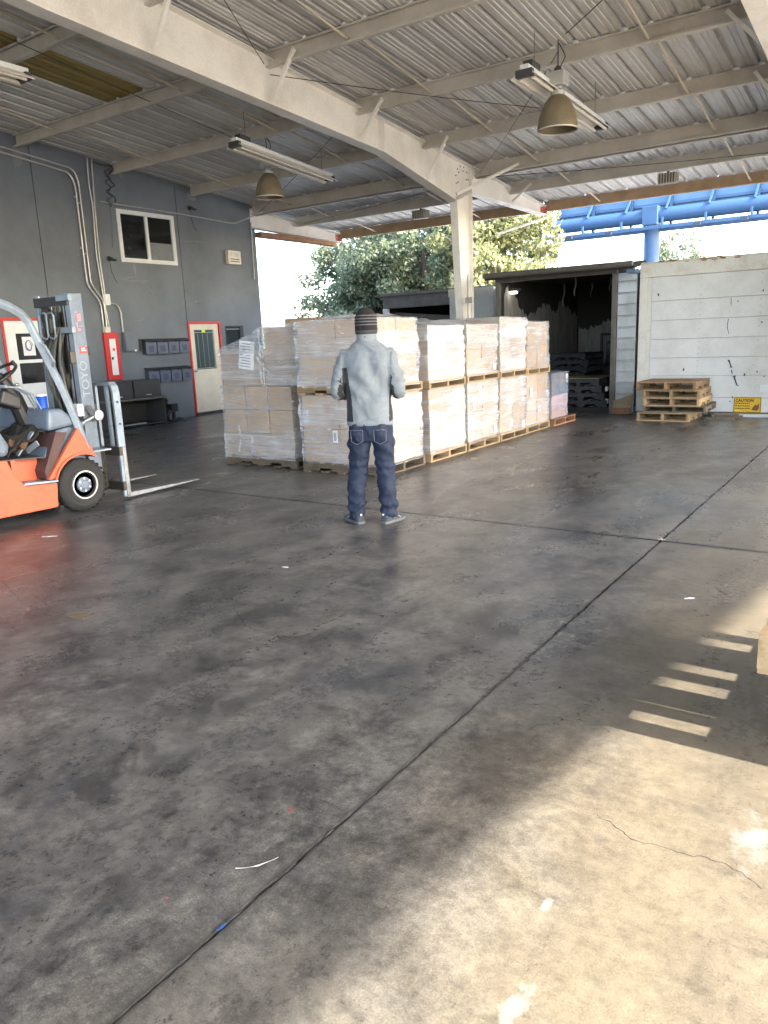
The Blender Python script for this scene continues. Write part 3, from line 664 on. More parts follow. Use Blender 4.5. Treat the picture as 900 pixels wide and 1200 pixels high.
# ------------------------------------------------------------------ grey warehouse wall
WX = -13.1
BLD = thing('warehouse', 'grey painted concrete warehouse along the left side of the yard', 'building', (WX, 8, 0))
def loc(o, p): return o
def bbuild(b, name, mat, parent=None, **k):
    """build in world coordinates under a parent Empty placed elsewhere"""
    p = parent
    off = Vector((0,0,0)); q = p
    while q is not None: off += q.location; q = q.parent
    b.v = [(v[0]-off.x, v[1]-off.y, v[2]-off.z) for v in b.v]
    return b.build(name, mat, p, **k)
def building():
    ops = [(10.165, 11.55, 3.22, 4.17), (11.73, 12.6, 0.0, 1.99), (12.80, 13.38, 1.35, 1.94), (7.53, 8.42, 0.0, 2.08)]
    seams = [-10.74, -7.54, -4.34, -1.14, 2.06, 5.26, 8.46, 11.69, 14.05]
    top = lambda y: ztop(y)+0.09
    for ya, yb in zip(seams[:-1], seams[1:]):
        g = 0.008; ya2, yb2 = ya+g, yb-g
        b = MB()
        ys = sorted({ya2, yb2} | {v for o in ops for v in o[:2] if ya2 < v < yb2})
        for y0, y1 in zip(ys[:-1], ys[1:]):
            yc = (y0+y1)/2; cols = sorted([(o[2], o[3]) for o in ops if o[0] <= yc <= o[1]])
            z = 0.0; segs = []
            for a, c in cols:
                if a > z: segs.append((z, a))
                z = c
            for a, c in segs: b.box(WX-.25, WX, y0, y1, a, c)
            b.hexa([(WX-.25,y0,z),(WX,y0,z),(WX,y1,z),(WX-.25,y1,z),(WX-.25,y0,top(y0)),(WX,y0,top(y0)),(WX,y1,top(y1)),(WX-.25,y1,top(y1))])
        bbuild(b, 'wall_panel', M['wall'], BLD)
    b = MB(); b.box(WX-.24, WX-.03, -10.74, 14.0, 0, 4.4); 
    # dark sealant behind the joints (kept inside the wall, only seen in the seams)
    for s in seams[1:-1]:
        b2 = MB(); b2.box(WX-.2, WX-.012, s-.009, s+.009, 0, top(s)-.05); bbuild(b2, 'seam_sealant', M['joint'], BLD)
    b = MB(); b.box(WX-9, WX-.255, 13.8, 14.05, 0, 4.5); b.box(WX-9, WX-8.7, -10.7, 13.79, 0, 4.5); bbuild(b, 'rear_wall', M['wall'], BLD)
    b = MB(); b.box(WX-9, WX-.26, -10.7, 13.79, 4.2, 4.4); bbuild(b, 'flat_roof', M['grating'], BLD)
    b = MB(); b.box(WX-1.2, WX-.26, -10.7, 13.7, 0.0, 4.15); bbuild(b, 'inner_lining', M['trailer_dark'], BLD)
    # sliding window
    y0, y1, z0, z1 = ops[0]; w = MB(); f = .06
    for a in [(y0-.02,y1+.02,z0-.02,z0+f),(y0-.02,y1+.02,z1-f,z1+.02),(y0-.02,y0+f,z0+f,z1-f),(y1-f,y1+.02,z0+f,z1-f)]: w.box(WX-.05, WX+.022, *a)
    wo_ = bbuild(w, 'window', M['white'], BLD)
    m = MB(); ym = (y0+y1)/2; m.box(WX-.04, WX+.012, ym-.03, ym+.03, z0+f, z1-f); bbuild(m, 'mullion', M['white'], wo_)
    for a, c, x in ((y0+f, ym-.03, -.035), (ym+.03, y1-f, -.025)):
        p = MB(); p.box(WX+x, WX+x+.006, a, c, z0+f, z1-f); bbuild(p, 'pane', M['glass'], wo_)
    p = MB(); p.box(WX-.018, WX-.012, ym+.04, y1-f-.01, z0+f+.01, z0+f+.34); bbuild(p, 'paper_blind', M['patch'], wo_)
    # cream door in a red frame
    def door(o, mat, panes, label, sill):
        y0, y1, z0, z1 = o; fr = MB()
        fr.box(WX-.1, WX+.02, y0-.045, y0+.0, 0.02, z1); fr.box(WX-.1, WX+.02, y1-.0, y1+.045, 0.02, z1); fr.box(WX-.1, WX+.02, y0-.045, y1+.045, z1, z1+.05)
        leafb = MB(); py0, py1, pz0, pz1 = panes[0][0], panes[0][1], min(p[2] for p in panes), max(p[3] for p in panes)
        x0, x1 = WX-.07, WX-.02; zb = sill
        leafb.box(x0, x1, y0+.004, py0, zb, z1-.004); leafb.box(x0, x1, py1, y1-.004, zb, z1-.004); leafb.box(x0, x1, py0, py1, zb, pz0); leafb.box(x0, x1, py0, py1, pz1, z1-.004)
        d = bbuild(leafb, 'door', mat, BLD); d['label'] = label
        bbuild(fr, 'door_frame', M['red'], d)
        for a in panes:
            p = MB(); p.box(WX-.048, WX-.042, *a); bbuild(p, 'pane', M['green_glass'] if len(panes) == 1 else M['glass'], d)
        if len(panes) > 1:
            p = MB(); p.box(x0+.002, x1+.004, py0, py1, panes[0][3], panes[1][2]); bbuild(p, 'rail', M['white'], d)
        h = MB(); h.lathe([(.028,0),(.028,.012),(.012,.014),(.012,.05),(.03,.055),(.03,.08),(.015,.09)], 12, Matrix.Translation((x1, y0+.07, .98)) @ Matrix.Rotation(PI/2, 4, 'Y')); bbuild(h, 'handle', M['steel'], d, smooth=True)
        s = MB(); s.box(WX-.12, WX+.06, y0-.03, y1+.03, 0.001, 0.02 if sill < .05 else sill-.005); bbuild(s, 'threshold', M['darkmetal'], d)
        return d
    d = door(ops[1], M['door_cream'], [(11.87, 12.46, 1.00, 1.86)], 'cream door in a red frame with a dark window', .06)
    g = MB()
    for a in [(11.885,11.895,1.03,1.84),(12.435,12.445,1.03,1.84),(11.885,12.445,1.02,1.03),(11.885,12.445,1.80,1.81)]: g.box(WX-.041, WX-.034, *a)
    for i in range(3): g.box(WX-.041, WX-.036, 11.99+.14*i, 11.995+.14*i, 1.05, 1.78)
    bbuild(g, 'window_guard', M['conduit'], d)
    st = MB(); st.box(WX-.019, WX-.017, 12.10, 12.2, 1.80, 1.88); bbuild(st, 'sticker', plain('lime_sticker', (.55,.75,.05), .5), d)
    d2 = door(ops[3], M['white'], [(7.74, 8.24, .98, 1.34), (7.74, 8.24, 1.40, 1.86)], 'white door in a red frame with two dark panes and a notice', .03)
    nb = MB(); nb.box(WX-.041, WX-.038, 7.86, 8.09, 1.47, 1.80); no = bbuild(nb, 'notice', M['paper'], d2)
    nk = MB()
    for i in range(4):
        a0 = i*1.2
        nk.tube([(WX-.036, 7.975+.07*math.cos(t*.5+a0)*(1-.12*i), 1.64+.1*math.sin(t*.5+a0)*(1-.1*i)) for t in range(9)], .006, 5)
    bbuild(nk, 'notice_print', M['ink'], no)
    # small dark window past the cream door
    y0, y1, z0, z1 = ops[2]; w = MB()
    for a in [(y0,y1,z0,z0+.03),(y0,y1,z1-.03,z1),(y0,y0+.03,z0+.03,z1-.03),(y1-.11,y1,z0+.03,z1-.03)]: w.box(WX-.06, WX+.008, *a)
    w2 = bbuild(w, 'window', M['black'], BLD)
    p = MB(); p.box(WX-.03, WX-.024, y0+.03, y1-.11, z0+.03, z1-.03); bbuild(p, 'pane', M['glass'], w2)
    p = MB(); p.box(WX-.024, WX-.012, y0+.03, y1-.11, z1-.09, z1-.06); bbuild(p, 'rail', M['patch'], w2)
    # plaster patches and scrapes, thin raised skins on the wall
    def blob(yc, zc, ry, rz, seed, name='plaster_patch'):
        b = MB(); n = 26; v = [(WX+.003, yc, zc)]
        for k in range(n):
            a = 2*PI*k/n; r = .55+.75*abs(noise.noise(Vector((math.cos(a)*1.7, math.sin(a)*1.7, seed))))
            v.append((WX+.002, yc+ry*r*math.cos(a), zc+rz*r*math.sin(a)))
        b.add(v, [(0, 1+k, 1+(k+1)%n) for k in range(n)]); bbuild(b, name, M['patch'], BLD)
    blob(8.22, 4.80, .12, .22, 2.0); blob(12.15, 4.66, .17, .14, 5.1); blob(10.35, 4.83, .1, .07, 7.7); blob(10.45, 3.08, .05, .16, 3.3)
    for (ya, za, yb, zb) in [(10.1, 2.86, 10.75, 2.84), (10.6, 2.84, 10.86, 2.6), (10.05, 2.88, 10.5, 2.93), (11.74, 3.72, 12.5, 3.73), (10.28, 2.05, 10.55, 2.1), (10.45, .98, 10.25, 1.38), (11.72, 2.4, 12.2, 2.5)]:
        b = MB(); v = []; n = 14
        for i in range(n+1):
            u = i/n; y = ya+(yb-ya)*u; z = za+(zb-za)*u + .03*noise.noise(Vector((u*4, ya, za))); ww = .002+.014*abs(noise.noise(Vector((u*5, za, ya))))
            v += [(WX+.003, y, z-ww), (WX+.003, y, z+ww)]
        b.add(v, [(2*i, 2*i+2, 2*i+3, 2*i+1) for i in range(n)]); bbuild(b, 'scrape', M['patch'], BLD)
building()
def wall_thing(name, label, cat, y, z, group=None): return thing(name, label, cat, (WX, y, z), 0, group)
# conduits
def conduit(pts, r, label, mat='conduit', clips=()):
    P = [Vector((WX+p[2] if len(p) > 2 else WX+.04, p[0], p[1])) for p in pts]
    # round the corners
    Q = [P[0]]
    for a, b, c in zip(P[:-2], P[1:-1], P[2:]):
        ra = min(.12, (b-a).length/2, (c-b).length/2)
        p0 = b+(a-b).normalized()*ra; p1 = b+(c-b).normalized()*ra
        for i in range(6):
            u = i/5; Q.append((p0*(1-u)+b*u)*(1-u)+(b*(1-u)+p1*u)*u)
    Q.append(P[-1])
    t = thing('wall_conduit', label, 'conduit', P[0], 0, 'grey conduits on the warehouse wall')
    b = MB(); b.tube(Q, r, 8); bbuild(b, 'pipe', M[mat], t, smooth=True)
    for (y, z) in clips:
        c = MB(); c.box(WX+.001, WX+.012, y-.03, y+.03, z-.018, z+.018); bbuild(c, 'clip', M['conduit'], t)
    return t
conduit([(5.0, 5.27), (9.27, 4.78), (9.36, 4.60), (9.36, 2.75), (9.60, 2.45), (9.60, 1.93)], .016, 'upper of two grey conduits running down the wall to the red cabinet', clips=((7.0,5.03),(9.36,4.2),(9.36,3.3)))
conduit([(5.0, 5.18), (9.19, 4.70), (9.28, 4.52), (9.28, 2.72), (9.53, 2.42), (9.53, 1.93)], .016, 'lower of two grey conduits running down the wall to the red cabinet', clips=((9.28,4.3),(9.28,3.4)))
conduit([(9.70, 5.02), (9.66, 4.36), (9.62, 3.3), (9.645, 2.57)], .014, 'thin grey conduit from the roof down to the small white junction box')
conduit([(9.60, 5.02), (9.58, 4.5), (9.61, 4.2), (9.56, 3.3), (9.60, 2.6), (9.66, 1.9)], .014, 'grey conduit with a bend passing left of the white junction box')
conduit([(9.73, 2.40), (9.90, 2.38), (9.97, 2.25), (9.97, 1.85)], .014, 'short curved grey conduit from the white junction box to the electric box')
conduit([(9.77, 4.27), (11.6, 4.25), (13.2, 4.2), (13.30, 4.2, .1), (14.3, 4.62, .55)], .013, 'long level conduit above the window running on to the eave')
conduit([(13.88, 4.28), (13.86, 3.0)], .012, 'thin vertical conduit at the far corner of the wall')
b = MB(); b.box(WX+.001, WX+.07, 9.62, 9.74, 2.36, 2.57); tag(b.build('junction_box', M['whiteplastic'], bevel=.006), 'small white junction box above the red cabinet', 'junction box')
def red_cabinet():
    t = wall_thing('fire_cabinet', 'red framed cabinet with a narrow white door on the grey wall', 'cabinet', 9.66, .92)
    b = MB(); b.box(WX+.001, WX+.06, 9.50, 9.83, .92, 1.84); bbuild(b, 'case', M['red'], t, bevel=.008)
    b = MB(); b.box(WX+.061, WX+.07, 9.60, 9.74, 1.02, 1.72); d = bbuild(b, 'door', M['white'], t)
    b = MB(); b.box(WX+.071, WX+.09, 9.61, 9.64, 1.32, 1.37); b.box(WX+.071, WX+.085, 9.615, 9.66, 1.355, 1.365); bbuild(b, 'latch', M['black'], d)
    b = MB(); b.box(WX+.071, WX+.073, 9.65, 9.71, 1.49, 1.54); bbuild(b, 'red_label', M['redink'], d)
    b = MB(); b.box(WX+.002, WX+.10, 9.52, 9.64, 1.841, 1.95); bbuild(b, 'cable_gland', M['tube'], t, bevel=.01)
red_cabinet()
def elec():
    t = wall_thing('electric_box', 'grey electric switch box right of the red cabinet', 'electric box', 10.08, 1.46)
    b = MB(); b.box(WX+.001, WX+.12, 9.94, 10.25, 1.46, 1.84); bbuild(b, 'case', M['wall'], t, bevel=.008)
    b = MB(); b.box(WX+.121, WX+.128, 9.96, 10.23, 1.48, 1.82); d = bbuild(b, 'cover', M['wall'], t)
    b = MB(); b.box(WX+.129, WX+.14, 10.13, 10.17, 1.46, 1.50); bbuild(b, 'catch', M['whiteplastic'], d)
elec()
b = MB(); b.box(WX+.001, WX+.05, 10.30, 10.37, 1.47, 1.70); tag(b.build('switch', M['black'], bevel=.006), 'narrow black switch right of the grey electric box', 'switch')
def lightbox():
    t = wall_thing('emergency_light', 'beige emergency light unit high on the wall right of the window', 'lamp', 13.2, 3.3)
    b = MB(); b.box(WX+.001, WX+.10, 13.0, 13.40, 3.30, 3.60); bbuild(b, 'case', M['tube'], t, bevel=.01)
    for i in range(3):
        b = MB(); b.box(WX+.101, WX+.112, 13.08+.09*i, 13.14+.09*i, 3.47, 3.55); bbuild(b, 'lens', M['conduit'], t)
    for i in range(2):
        b = MB(); b.box(WX+.101, WX+.106, 13.06, 13.34, 3.35+.05*i, 3.37+.05*i); bbuild(b, 'vent', M['darkmetal'], t)
lightbox()
def camera_unit(y, z, label):
    t = wall_thing('security_camera', label, 'camera', y, z, 'black cameras on the grey wall')
    b = MB(); b.lathe([(.05,0),(.05,.02),(.018,.03),(.018,.1)], 10, Matrix.Translation((WX, y, z)) @ Matrix.Rotation(PI/2, 4, 'Y')); bbuild(b, 'mount', M['black'], t, smooth=True)
    b = MB(); b.tube([(WX+.08, y-.03, z-.01), (WX+.10, y+.09, z-.03)], .024, 10); bbuild(b, 'barrel', M['black'], t, smooth=True)
    b = MB(); b.tube([(WX+.02, y, z-.04), (WX+.02, y+.02, z-.25), (WX+.02, y+.12, z-.45)], .005, 5); bbuild(b, 'lead', M['black'], t)
camera_unit(9.86, 3.24, 'small black camera left of the white window')
camera_unit(12.05, 4.40, 'small black camera high on the wall under the roof beam end')
b = MB(); P = [(WX+.08, 10.05+.07*math.sin(i*.7)-.02*math.cos(i*1.9), 4.95-.03*i+.01*math.sin(i)) for i in range(26)]
b.tube(P, .012, 6); b.tube([(WX+.06, 10.0+.06*math.cos(i*.8), 4.90-.022*i) for i in range(26)], .009, 6); b.tube([(WX+.05,9.72,4.97),(WX+.07,9.9,4.93),(WX+.08,10.05,4.95)], .01, 6)
tag(b.build('cable_bundle', M['darkmetal'], smooth=True), 'dark coil of cable hanging above the left end of the window', 'cable')
b = MB(); b.tube([(WX+.03,10.0,4.2),(WX+.03,10.02,3.9),(WX+.03,9.95,3.45)], .006, 5); b.ball((WX+.05,10.02,4.3), .07, 10); tag(b.build('alarm_bell', M['wall'], smooth=True), 'grey round alarm bell below the coil of cable', 'bell')
# document holders: two rows of four
def holder_proto():
    a = MB(); w, h = .27, .30
    a.box(.002,.012,0,w,0,h); a.box(.012,.12,0,.008,0,h*.96); a.box(.012,.12,w-.008,w,0,h*.96); a.box(.012,.12,.008,w-.008,0,.01); 
    pr = MB(); pr.box(.121,.128,.0,w,0.0,h*.80)
    lid = MB(); lid.hexa([(.0,-.01,h),(.15,-.01,h-.035),(.15,w+.01,h-.035),(.0,w+.01,h),(.0,-.01,h+.012),(.15,-.01,h-.022),(.15,w+.01,h-.022),(.0,w+.01,h+.012)])
    pp = MB(); pp.box(.03,.10,.03,w-.03,.012,h*.72)
    lab = MB(); lab.box(.1285,.130,.07,w-.07,.05,.17)
    return (a.mesh('tray', M['holder']), pr.mesh('front', M['holder_front']), lid.mesh('lid', M['black']), pp.mesh('papers', M['papers']), lab.mesh('label_card', M['holder_card']))
M['holder'] = plain('smoke_plastic', (.05,.055,.075), .4); M['holder_front'] = plain('blue_grey_plastic', (.10,.115,.16), .35); M['papers'] = plain('paper_stack', (.3,.3,.32), .7); M['holder_card'] = plain('grey_card', (.055,.065,.12), .5)
hp = holder_proto()
ordn = ['first', 'second', 'third', 'fourth']
for row, z in (('upper', 1.385), ('lower', .80)):
    for k in range(4):
        t = wall_thing('document_holder', f'{ordn[k]} lidded document holder from the left in the {row} row on the wall', 'document holder', 10.42+.297*k, z, 'lidded document holders on the grey wall')
        for nme, me in zip(('tray', 'front', 'lid', 'papers', 'label_card'), hp): inst(nme, me, t)
def steel_bench():
    t = thing('steel_cabinet', 'low dark steel cabinet with open lower shelf against the grey wall', 'cabinet', (WX+.35, 9.75, 0))
    b = MB(); x0, x1, y0, y1 = WX+.02, WX+.62, 9.0, 10.36
    b.box(x0,x1,y0,y0+.03,0.0,.52); b.box(x0,x1,y1-.03,y1,0.0,.52); b.box(x0,x0+.02,y0+.03,y1-.03,.0,.52); b.box(x0+.02,x1,y0+.03,y1-.03,.03,.05); bbuild(b, 'carcass', M['darkmetal'], t)
    b = MB(); b.box(x0-.0,x1+.03,y0-.02,y1+.02,.521,.56); bbuild(b, 'worktop', M['trailer_frame'], t)
    for a, c in ((9.0, 9.66), (9.70, 10.34)):
        b = MB(); b.box(x0,x1-.08,a,c,.561,.90); d = bbuild(b, 'drawer_unit', M['darkmetal'], t, bevel=.006)
        h = MB(); h.box(x1-.079,x1-.06,(a+c)/2-.06,(a+c)/2+.06,.60,.62); bbuild(h, 'handle', M['conduit'], d)
    b = MB(); b.box(x1-.1,x1-.02,9.35,9.85,.051,.075); bbuild(b, 'shelf_bar', M['conduit'], t)
steel_bench()
b = MB(); y = 10.82
b.tube([(WX+.10,y,.0),(WX+.10,y,.42),(WX+.02,y,.46)], .035, 8); b.tube([(WX+.2,y+.08,.0),(WX+.2,y+.08,.30)], .04, 8); b.box(WX+.08,WX+.26,y-.02,y+.16,.18,.34)
for i in range(4): b.tube([(WX+.2+.02*i, y-.05+.03*i, .25-.02*i),(WX+.25+.02*i,y-.14-.06*i,.10),(WX+.22,y-.22-.05*i,.012),(WX+.35,y-.1+.1*i,.012),(WX+.3,y+.12,.05)], .012, 6)
tag(b.build('hose_standpipe', M['black'], smooth=True), 'black standpipe with tangled hoses at the foot of the grey wall', 'standpipe')

# ------------------------------------------------------------------ pallets
_pc = {}
def pallet(name, label, group, x0, x1, y0, y1, z, h=.12, mat='wood', along='x', nb=7, rot=0, cap=None, jitter=.004, notch=True, missing=()):
    """stringers run along `along`; boards across"""
    cx, cy = (x0+x1)/2, (y0+y1)/2; lx, ly = x1-x0, y1-y0
    t = thing(name, label, 'pallet', (cx, cy, z), rot, group)
    L, B = (lx, ly) if along == 'x' else (ly, lx)
    bt = .017; key = (round(L,2), round(B,2), h, mat, notch)
    if key not in _pc:
        sh = h-2*bt; n1 = L*.2
        poly = [(-L/2,0)]
        if notch: poly += [(-L/2+n1,0),(-L/2+n1+.02,.035),(-L/2+n1+.2,.035),(-L/2+n1+.22,0),(L/2-n1-.22,0),(L/2-n1-.2,.035),(L/2-n1-.02,.035),(L/2-n1,0)]
        poly += [(L/2,0),(L/2,sh),(-L/2,sh)]
        s = MB(); s.prism(poly, 'y', -.02, .02)
        bd = MB(); bd.box(-.045,.045,-B/2,B/2,0,bt); bd2 = MB(); bd2.box(-.05,.05,-B/2,B/2,0,bt)
        _pc[key] = (s.mesh('stringer', M[mat]), bd.mesh('deck_board', M[mat]), bd2.mesh('bottom_board', M[mat]))
    ms, md, mb = _pc[key]; sh = h-2*bt; q = 0 if along == 'x' else PI/2
    def put(nm, me, u, v, zz):
        j = random.uniform(-jitter, jitter)
        p = (u, v, zz) if along == 'x' else (-v, u, zz)
        inst(nm, me, t, p, (0, 0, q+j*1.5))
    for v in (-B/2+.022, 0, B/2-.022): put('stringer', ms, 0, v, bt)
    for i in range(nb):
        if i in missing: continue
        put('deck_board', md, -L/2+.046+(L-.092)*i/(nb-1), random.uniform(-jitter, jitter), bt+sh)
    for i in range(5):
        put('bottom_board', mb, -L/2+.051+(L-.102)*i/4, random.uniform(-jitter, jitter), 0)
    if cap:
        c = MB(); c.box(-lx/2,lx/2,-ly/2,ly/2,h+.0005,h+.012); c.build('top_sheet', M[cap], t)
    return t

# ------------------------------------------------------------------ wrapped loads of cartons
def film_mesh(lx, ly, h, skirt, seed, rough=.010, top=True, mat=None, slump=0.0, bulge=.0):
    rc = .03; per = []
    def side(a, b, n):
        for i in range(n): per.append((a[0]+(b[0]-a[0])*i/n, a[1]+(b[1]-a[1])*i/n))
    hx, hy = lx/2+.006, ly/2+.006
    n1 = max(8, int(lx/.05)); n2 = max(8, int(ly/.05))
    side((-hx,-hy),(hx,-hy),n1); side((hx,-hy),(hx,hy),n2); side((hx,hy),(-hx,hy),n1); side((-hx,hy),(-hx,-hy),n2)
    N = len(per); rows = max(8, int((h+skirt)/.035)); v = []; f = []
    for j in range(rows+1):
        z = -skirt + (h+skirt)*j/rows
        for i, (x, y) in enumerate(per):
            nx = 1 if x >= hx-1e-6 else (-1 if x <= -hx+1e-6 else 0); ny = 1 if y >= hy-1e-6 else (-1 if y <= -hy+1e-6 else 0)
            d = rough*(noise.noise(Vector((x*2.2+seed, y*2.2, z*17))) + .7*noise.noise(Vector((x*6, y*6+seed, z*9+x*8))) + .35)
            d = max(d*1.5, -.003)+ bulge*math.sin(PI*(z+skirt)/(h+skirt))
            zz = z
            if j == rows: zz += .012*noise.noise(Vector((x*5, y*5, seed))) + .006
            v.append((x+nx*d, y+ny*d, zz))
    for j in range(rows):
        for i in range(N): f.append((j*N+i, j*N+(i+1)%N, (j+1)*N+(i+1)%N, (j+1)*N+i))
    if top:
        base = rows*N; prev = [base+i for i in range(N)]
        for k in range(1, 4):
            s = 1-k*.30; cur = []
            for i, (x, y) in enumerate(per):
                cur.append(len(v)); v.append((x*s, y*s, h+.01+.035*abs(noise.noise(Vector((x*s*7+seed, y*s*7, k))))))
            for i in range(N): f.append((prev[i], prev[(i+1)%N], cur[(i+1)%N], cur[i]))
            prev = cur
    b = MB(); b.add(v, f); me = b.mesh('stretch_wrap', mat, True, 80)
    if isinstance(mat, (list, tuple)): me.polygons.foreach_set('material_index', [0 if p.normal.x > .6 else 1 for p in me.polygons])  # +X sides take the whiter film: side light painted into the wrap
    return me
LG = 'stretch-wrapped carton loads on pallets'
def load(label, x0, x1, y0, y1, z0, z1, tiers=2, nx=2, ny=2, filmk='film', seed=1, labels=(), skirt=.03, drop=None, bulge=0, rough=.010, name='wrapped_load', split=None):
    t = thing(name, label, 'wrapped cartons', ((x0+x1)/2, (y0+y1)/2, z0), 0, LG)
    lx, ly, h = x1-x0, y1-y0, z1-z0
    rnd = random.Random(seed); g = .004
    zs = [0]+list(split or [(k+1)/tiers for k in range(tiers-1)])+[1]
    cart = {}
    for k in range(len(zs)-1):
        for i in range(nx):
            for j in range(ny):
                if drop and (i, j, k) in drop: continue
                a, b_, c, d = -lx/2+lx*i/nx+g, -lx/2+lx*(i+1)/nx-g, -ly/2+ly*j/ny+g, -ly/2+ly*(j+1)/ny-g
                e = .008; ja = rnd.uniform(0, e); jb = rnd.uniform(0, e)
                z_0, z_1 = h*zs[k]+.002, h*zs[k+1]-.002
                m = MB(); m.box(a+ja, b_-jb, c+rnd.uniform(0,e), d-rnd.uniform(0,e), z_0, z_1)
                cc = m.build('carton', M['card'], t, bevel=.006); cart[(i,j,k)] = (cc, a, b_, c, d, z_0, z_1)
    for (ijk, face, u, w, sx, sz) in labels:
        if ijk not in cart: continue
        cc, a, b_, c, d, z_0, z_1 = cart[ijk]; m = MB(); q = MB()
        zc = z_0+(z_1-z_0)*w
        if face == 'y':
            xc = a+(b_-a)*u; m.box(xc-sx/2, xc+sx/2, c-.018, c-.016, zc-sz/2, zc+sz/2)
            for k in range(7): q.box(xc-sx*.30, xc+sx*(.30 if k%3 else .2), c-.0195, c-.0182, zc-sz*.34+k*sz*.1, zc-sz*.34+k*sz*.1+sz*.06)
        else:
            yc = c+(d-c)*u; m.box(b_+.018, b_+.020, yc-sx/2, yc+sx/2, zc-sz/2, zc+sz/2)
            for k in range(7): q.box(b_+.0202, b_+.0215, yc-sx*.30, yc+sx*(.30 if k%3 else .2), zc-sz*.34+k*sz*.1, zc-sz*.34+k*sz*.1+sz*.06)
        m.build('shipping_label', M['paper'], cc); q.build('label_print', M['ink'], cc)
    if filmk:
        inst('stretch_wrap', film_mesh(lx+.006, ly+.006, h, skirt, seed*3.7, rough, True, [M[filmk], M[{'film_white': 'film', 'film_mid': 'film', 'film': 'film_clear'}.get(filmk, filmk)]], bulge=bulge), t)  # lit-side film first, clearer shade-side film second
    return t
PG = 'wooden pallets under the carton loads'
XF = -4.80      # right-hand face of the long row
Ls = (.07, .14)
# first stack (left, nearest the building)
pallet('pallet', 'worn splintered pallet under the lower left carton load', PG, -7.30, -6.10, 6.97, 7.97, 0.0, .12, 'wood_worn', 'x', missing=(2,))
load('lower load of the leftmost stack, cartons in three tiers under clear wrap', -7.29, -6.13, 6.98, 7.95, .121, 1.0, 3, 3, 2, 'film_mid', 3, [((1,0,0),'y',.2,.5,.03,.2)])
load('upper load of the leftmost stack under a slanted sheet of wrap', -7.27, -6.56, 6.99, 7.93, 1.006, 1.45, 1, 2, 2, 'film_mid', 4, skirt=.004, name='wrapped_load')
def upper_left():
    t = thing('carton_stack', 'tall brown cartons at the top right of the leftmost stack', 'cartons', (-6.25, 7.45, 1.006), 0, LG)
    for a in [(-6.55,-5.97,7.0,7.5,1.008,1.36),(-6.55,-5.97,7.52,7.95,1.008,1.36),(-6.54,-5.975,7.02,7.50,1.364,1.70),(-6.54,-5.98,7.52,7.96,1.364,1.78)]:
        b = MB(); b.box(*a); c = bbuild(b, 'carton', M['card'], t, bevel=.006)
    f = film_mesh(.575, .95, .70, .0, 44, .022, True, M['film_mid']); inst('stretch_wrap', f, t, (-.01, .03, .004))
    lb = MB(); lb.box(-6.09,-6.03,7.513,7.517,1.708,1.775); bbuild(lb, 'shipping_label', M['paper'], t)
upper_left()
def slant_sheet():   # loose wrap slanting from the low cartons up to the tall ones
    b = MB(); n, m_ = 22, 16; v = []
    for i in range(n+1):
        for j in range(m_+1):
            u, w = i/n, j/m_; x = -7.28+.74*u; y = 6.972+.9*w
            z = 1.462 + .245*u**.8 - .03*math.sin(PI*u) + .018*noise.noise(Vector((u*6, w*6, 3)))
            v.append((x, y-.0+.012*noise.noise(Vector((u*9, w*4, 8))), z))
    f = [(i*(m_+1)+j, (i+1)*(m_+1)+j, (i+1)*(m_+1)+j+1, i*(m_+1)+j+1) for i in range(n) for j in range(m_)]
    k = len(v)     # front curtain hanging from the slanted edge
    for i in range(n+1):
        u = i/n; zt_ = v[i*(m_+1)][2]
        for q in range(7): v.append((-7.28+.74*u, 6.970-.004*q+.014*noise.noise(Vector((u*10, q*.7, 5))), zt_+(1.40-zt_)*q/6))
    f += [(k+i*7+q, k+(i+1)*7+q, k+(i+1)*7+q+1, k+i*7+q+1) for i in range(n) for q in range(6)]
    b.add(v, f); o = b.build('wrap_sheet', M['film'], None, True, angle=80); tag(o, 'loose slanted sheet of clear wrap over the leftmost stack', 'stretch wrap')
slant_sheet()
def wrap_highlight(pts, w, label):  # crumpled film ribbons added as highlights on the wrap
    b = MB(); v = []; n = 40; P = [Vector(p) for p in pts]
    for i in range(n+1):
        u = i/n*(len(P)-1); k = min(int(u), len(P)-2); p = P[k].lerp(P[k+1], u-k)
        ww = w*(.4+abs(noise.noise(Vector((i*.5, w*99, 3))))*1.6); dx = .02*noise.noise(Vector((i*.3, 7, w*50)))
        for q in (-1, -.3, .3, 1): v.append((p.x+dx+q*ww, p.y-.006-.012*abs(noise.noise(Vector((i*.6, q*2, 1)))), p.z))
    b.add(v, [(i*4+q, i*4+q+1, (i+1)*4+q+1, (i+1)*4+q) for i in range(n) for q in range(3)])
    tag(b.build('wrap_highlight', M['film_white'], None, True, angle=80), label, 'stretch wrap')
wrap_highlight([(-7.02,6.965,.52),(-7.0,6.965,.36),(-7.05,6.965,.17)], .018, 'white crumpled ribbon as a wrap highlight on the lower front of the leftmost stack')
wrap_highlight([(-6.62,6.955,1.36),(-6.50,6.955,1.22),(-6.36,6.955,1.12),(-6.16,6.955,1.05)], .022, 'loose twist as a wrap highlight slanting across the upper right of the leftmost stack')
wrap_highlight([(-6.56,6.955,1.68),(-6.545,6.955,1.45),(-6.57,6.955,1.2),(-6.55,6.955,1.03)], .02, 'bunched ribbon as a wrap highlight down the middle of the leftmost stack')
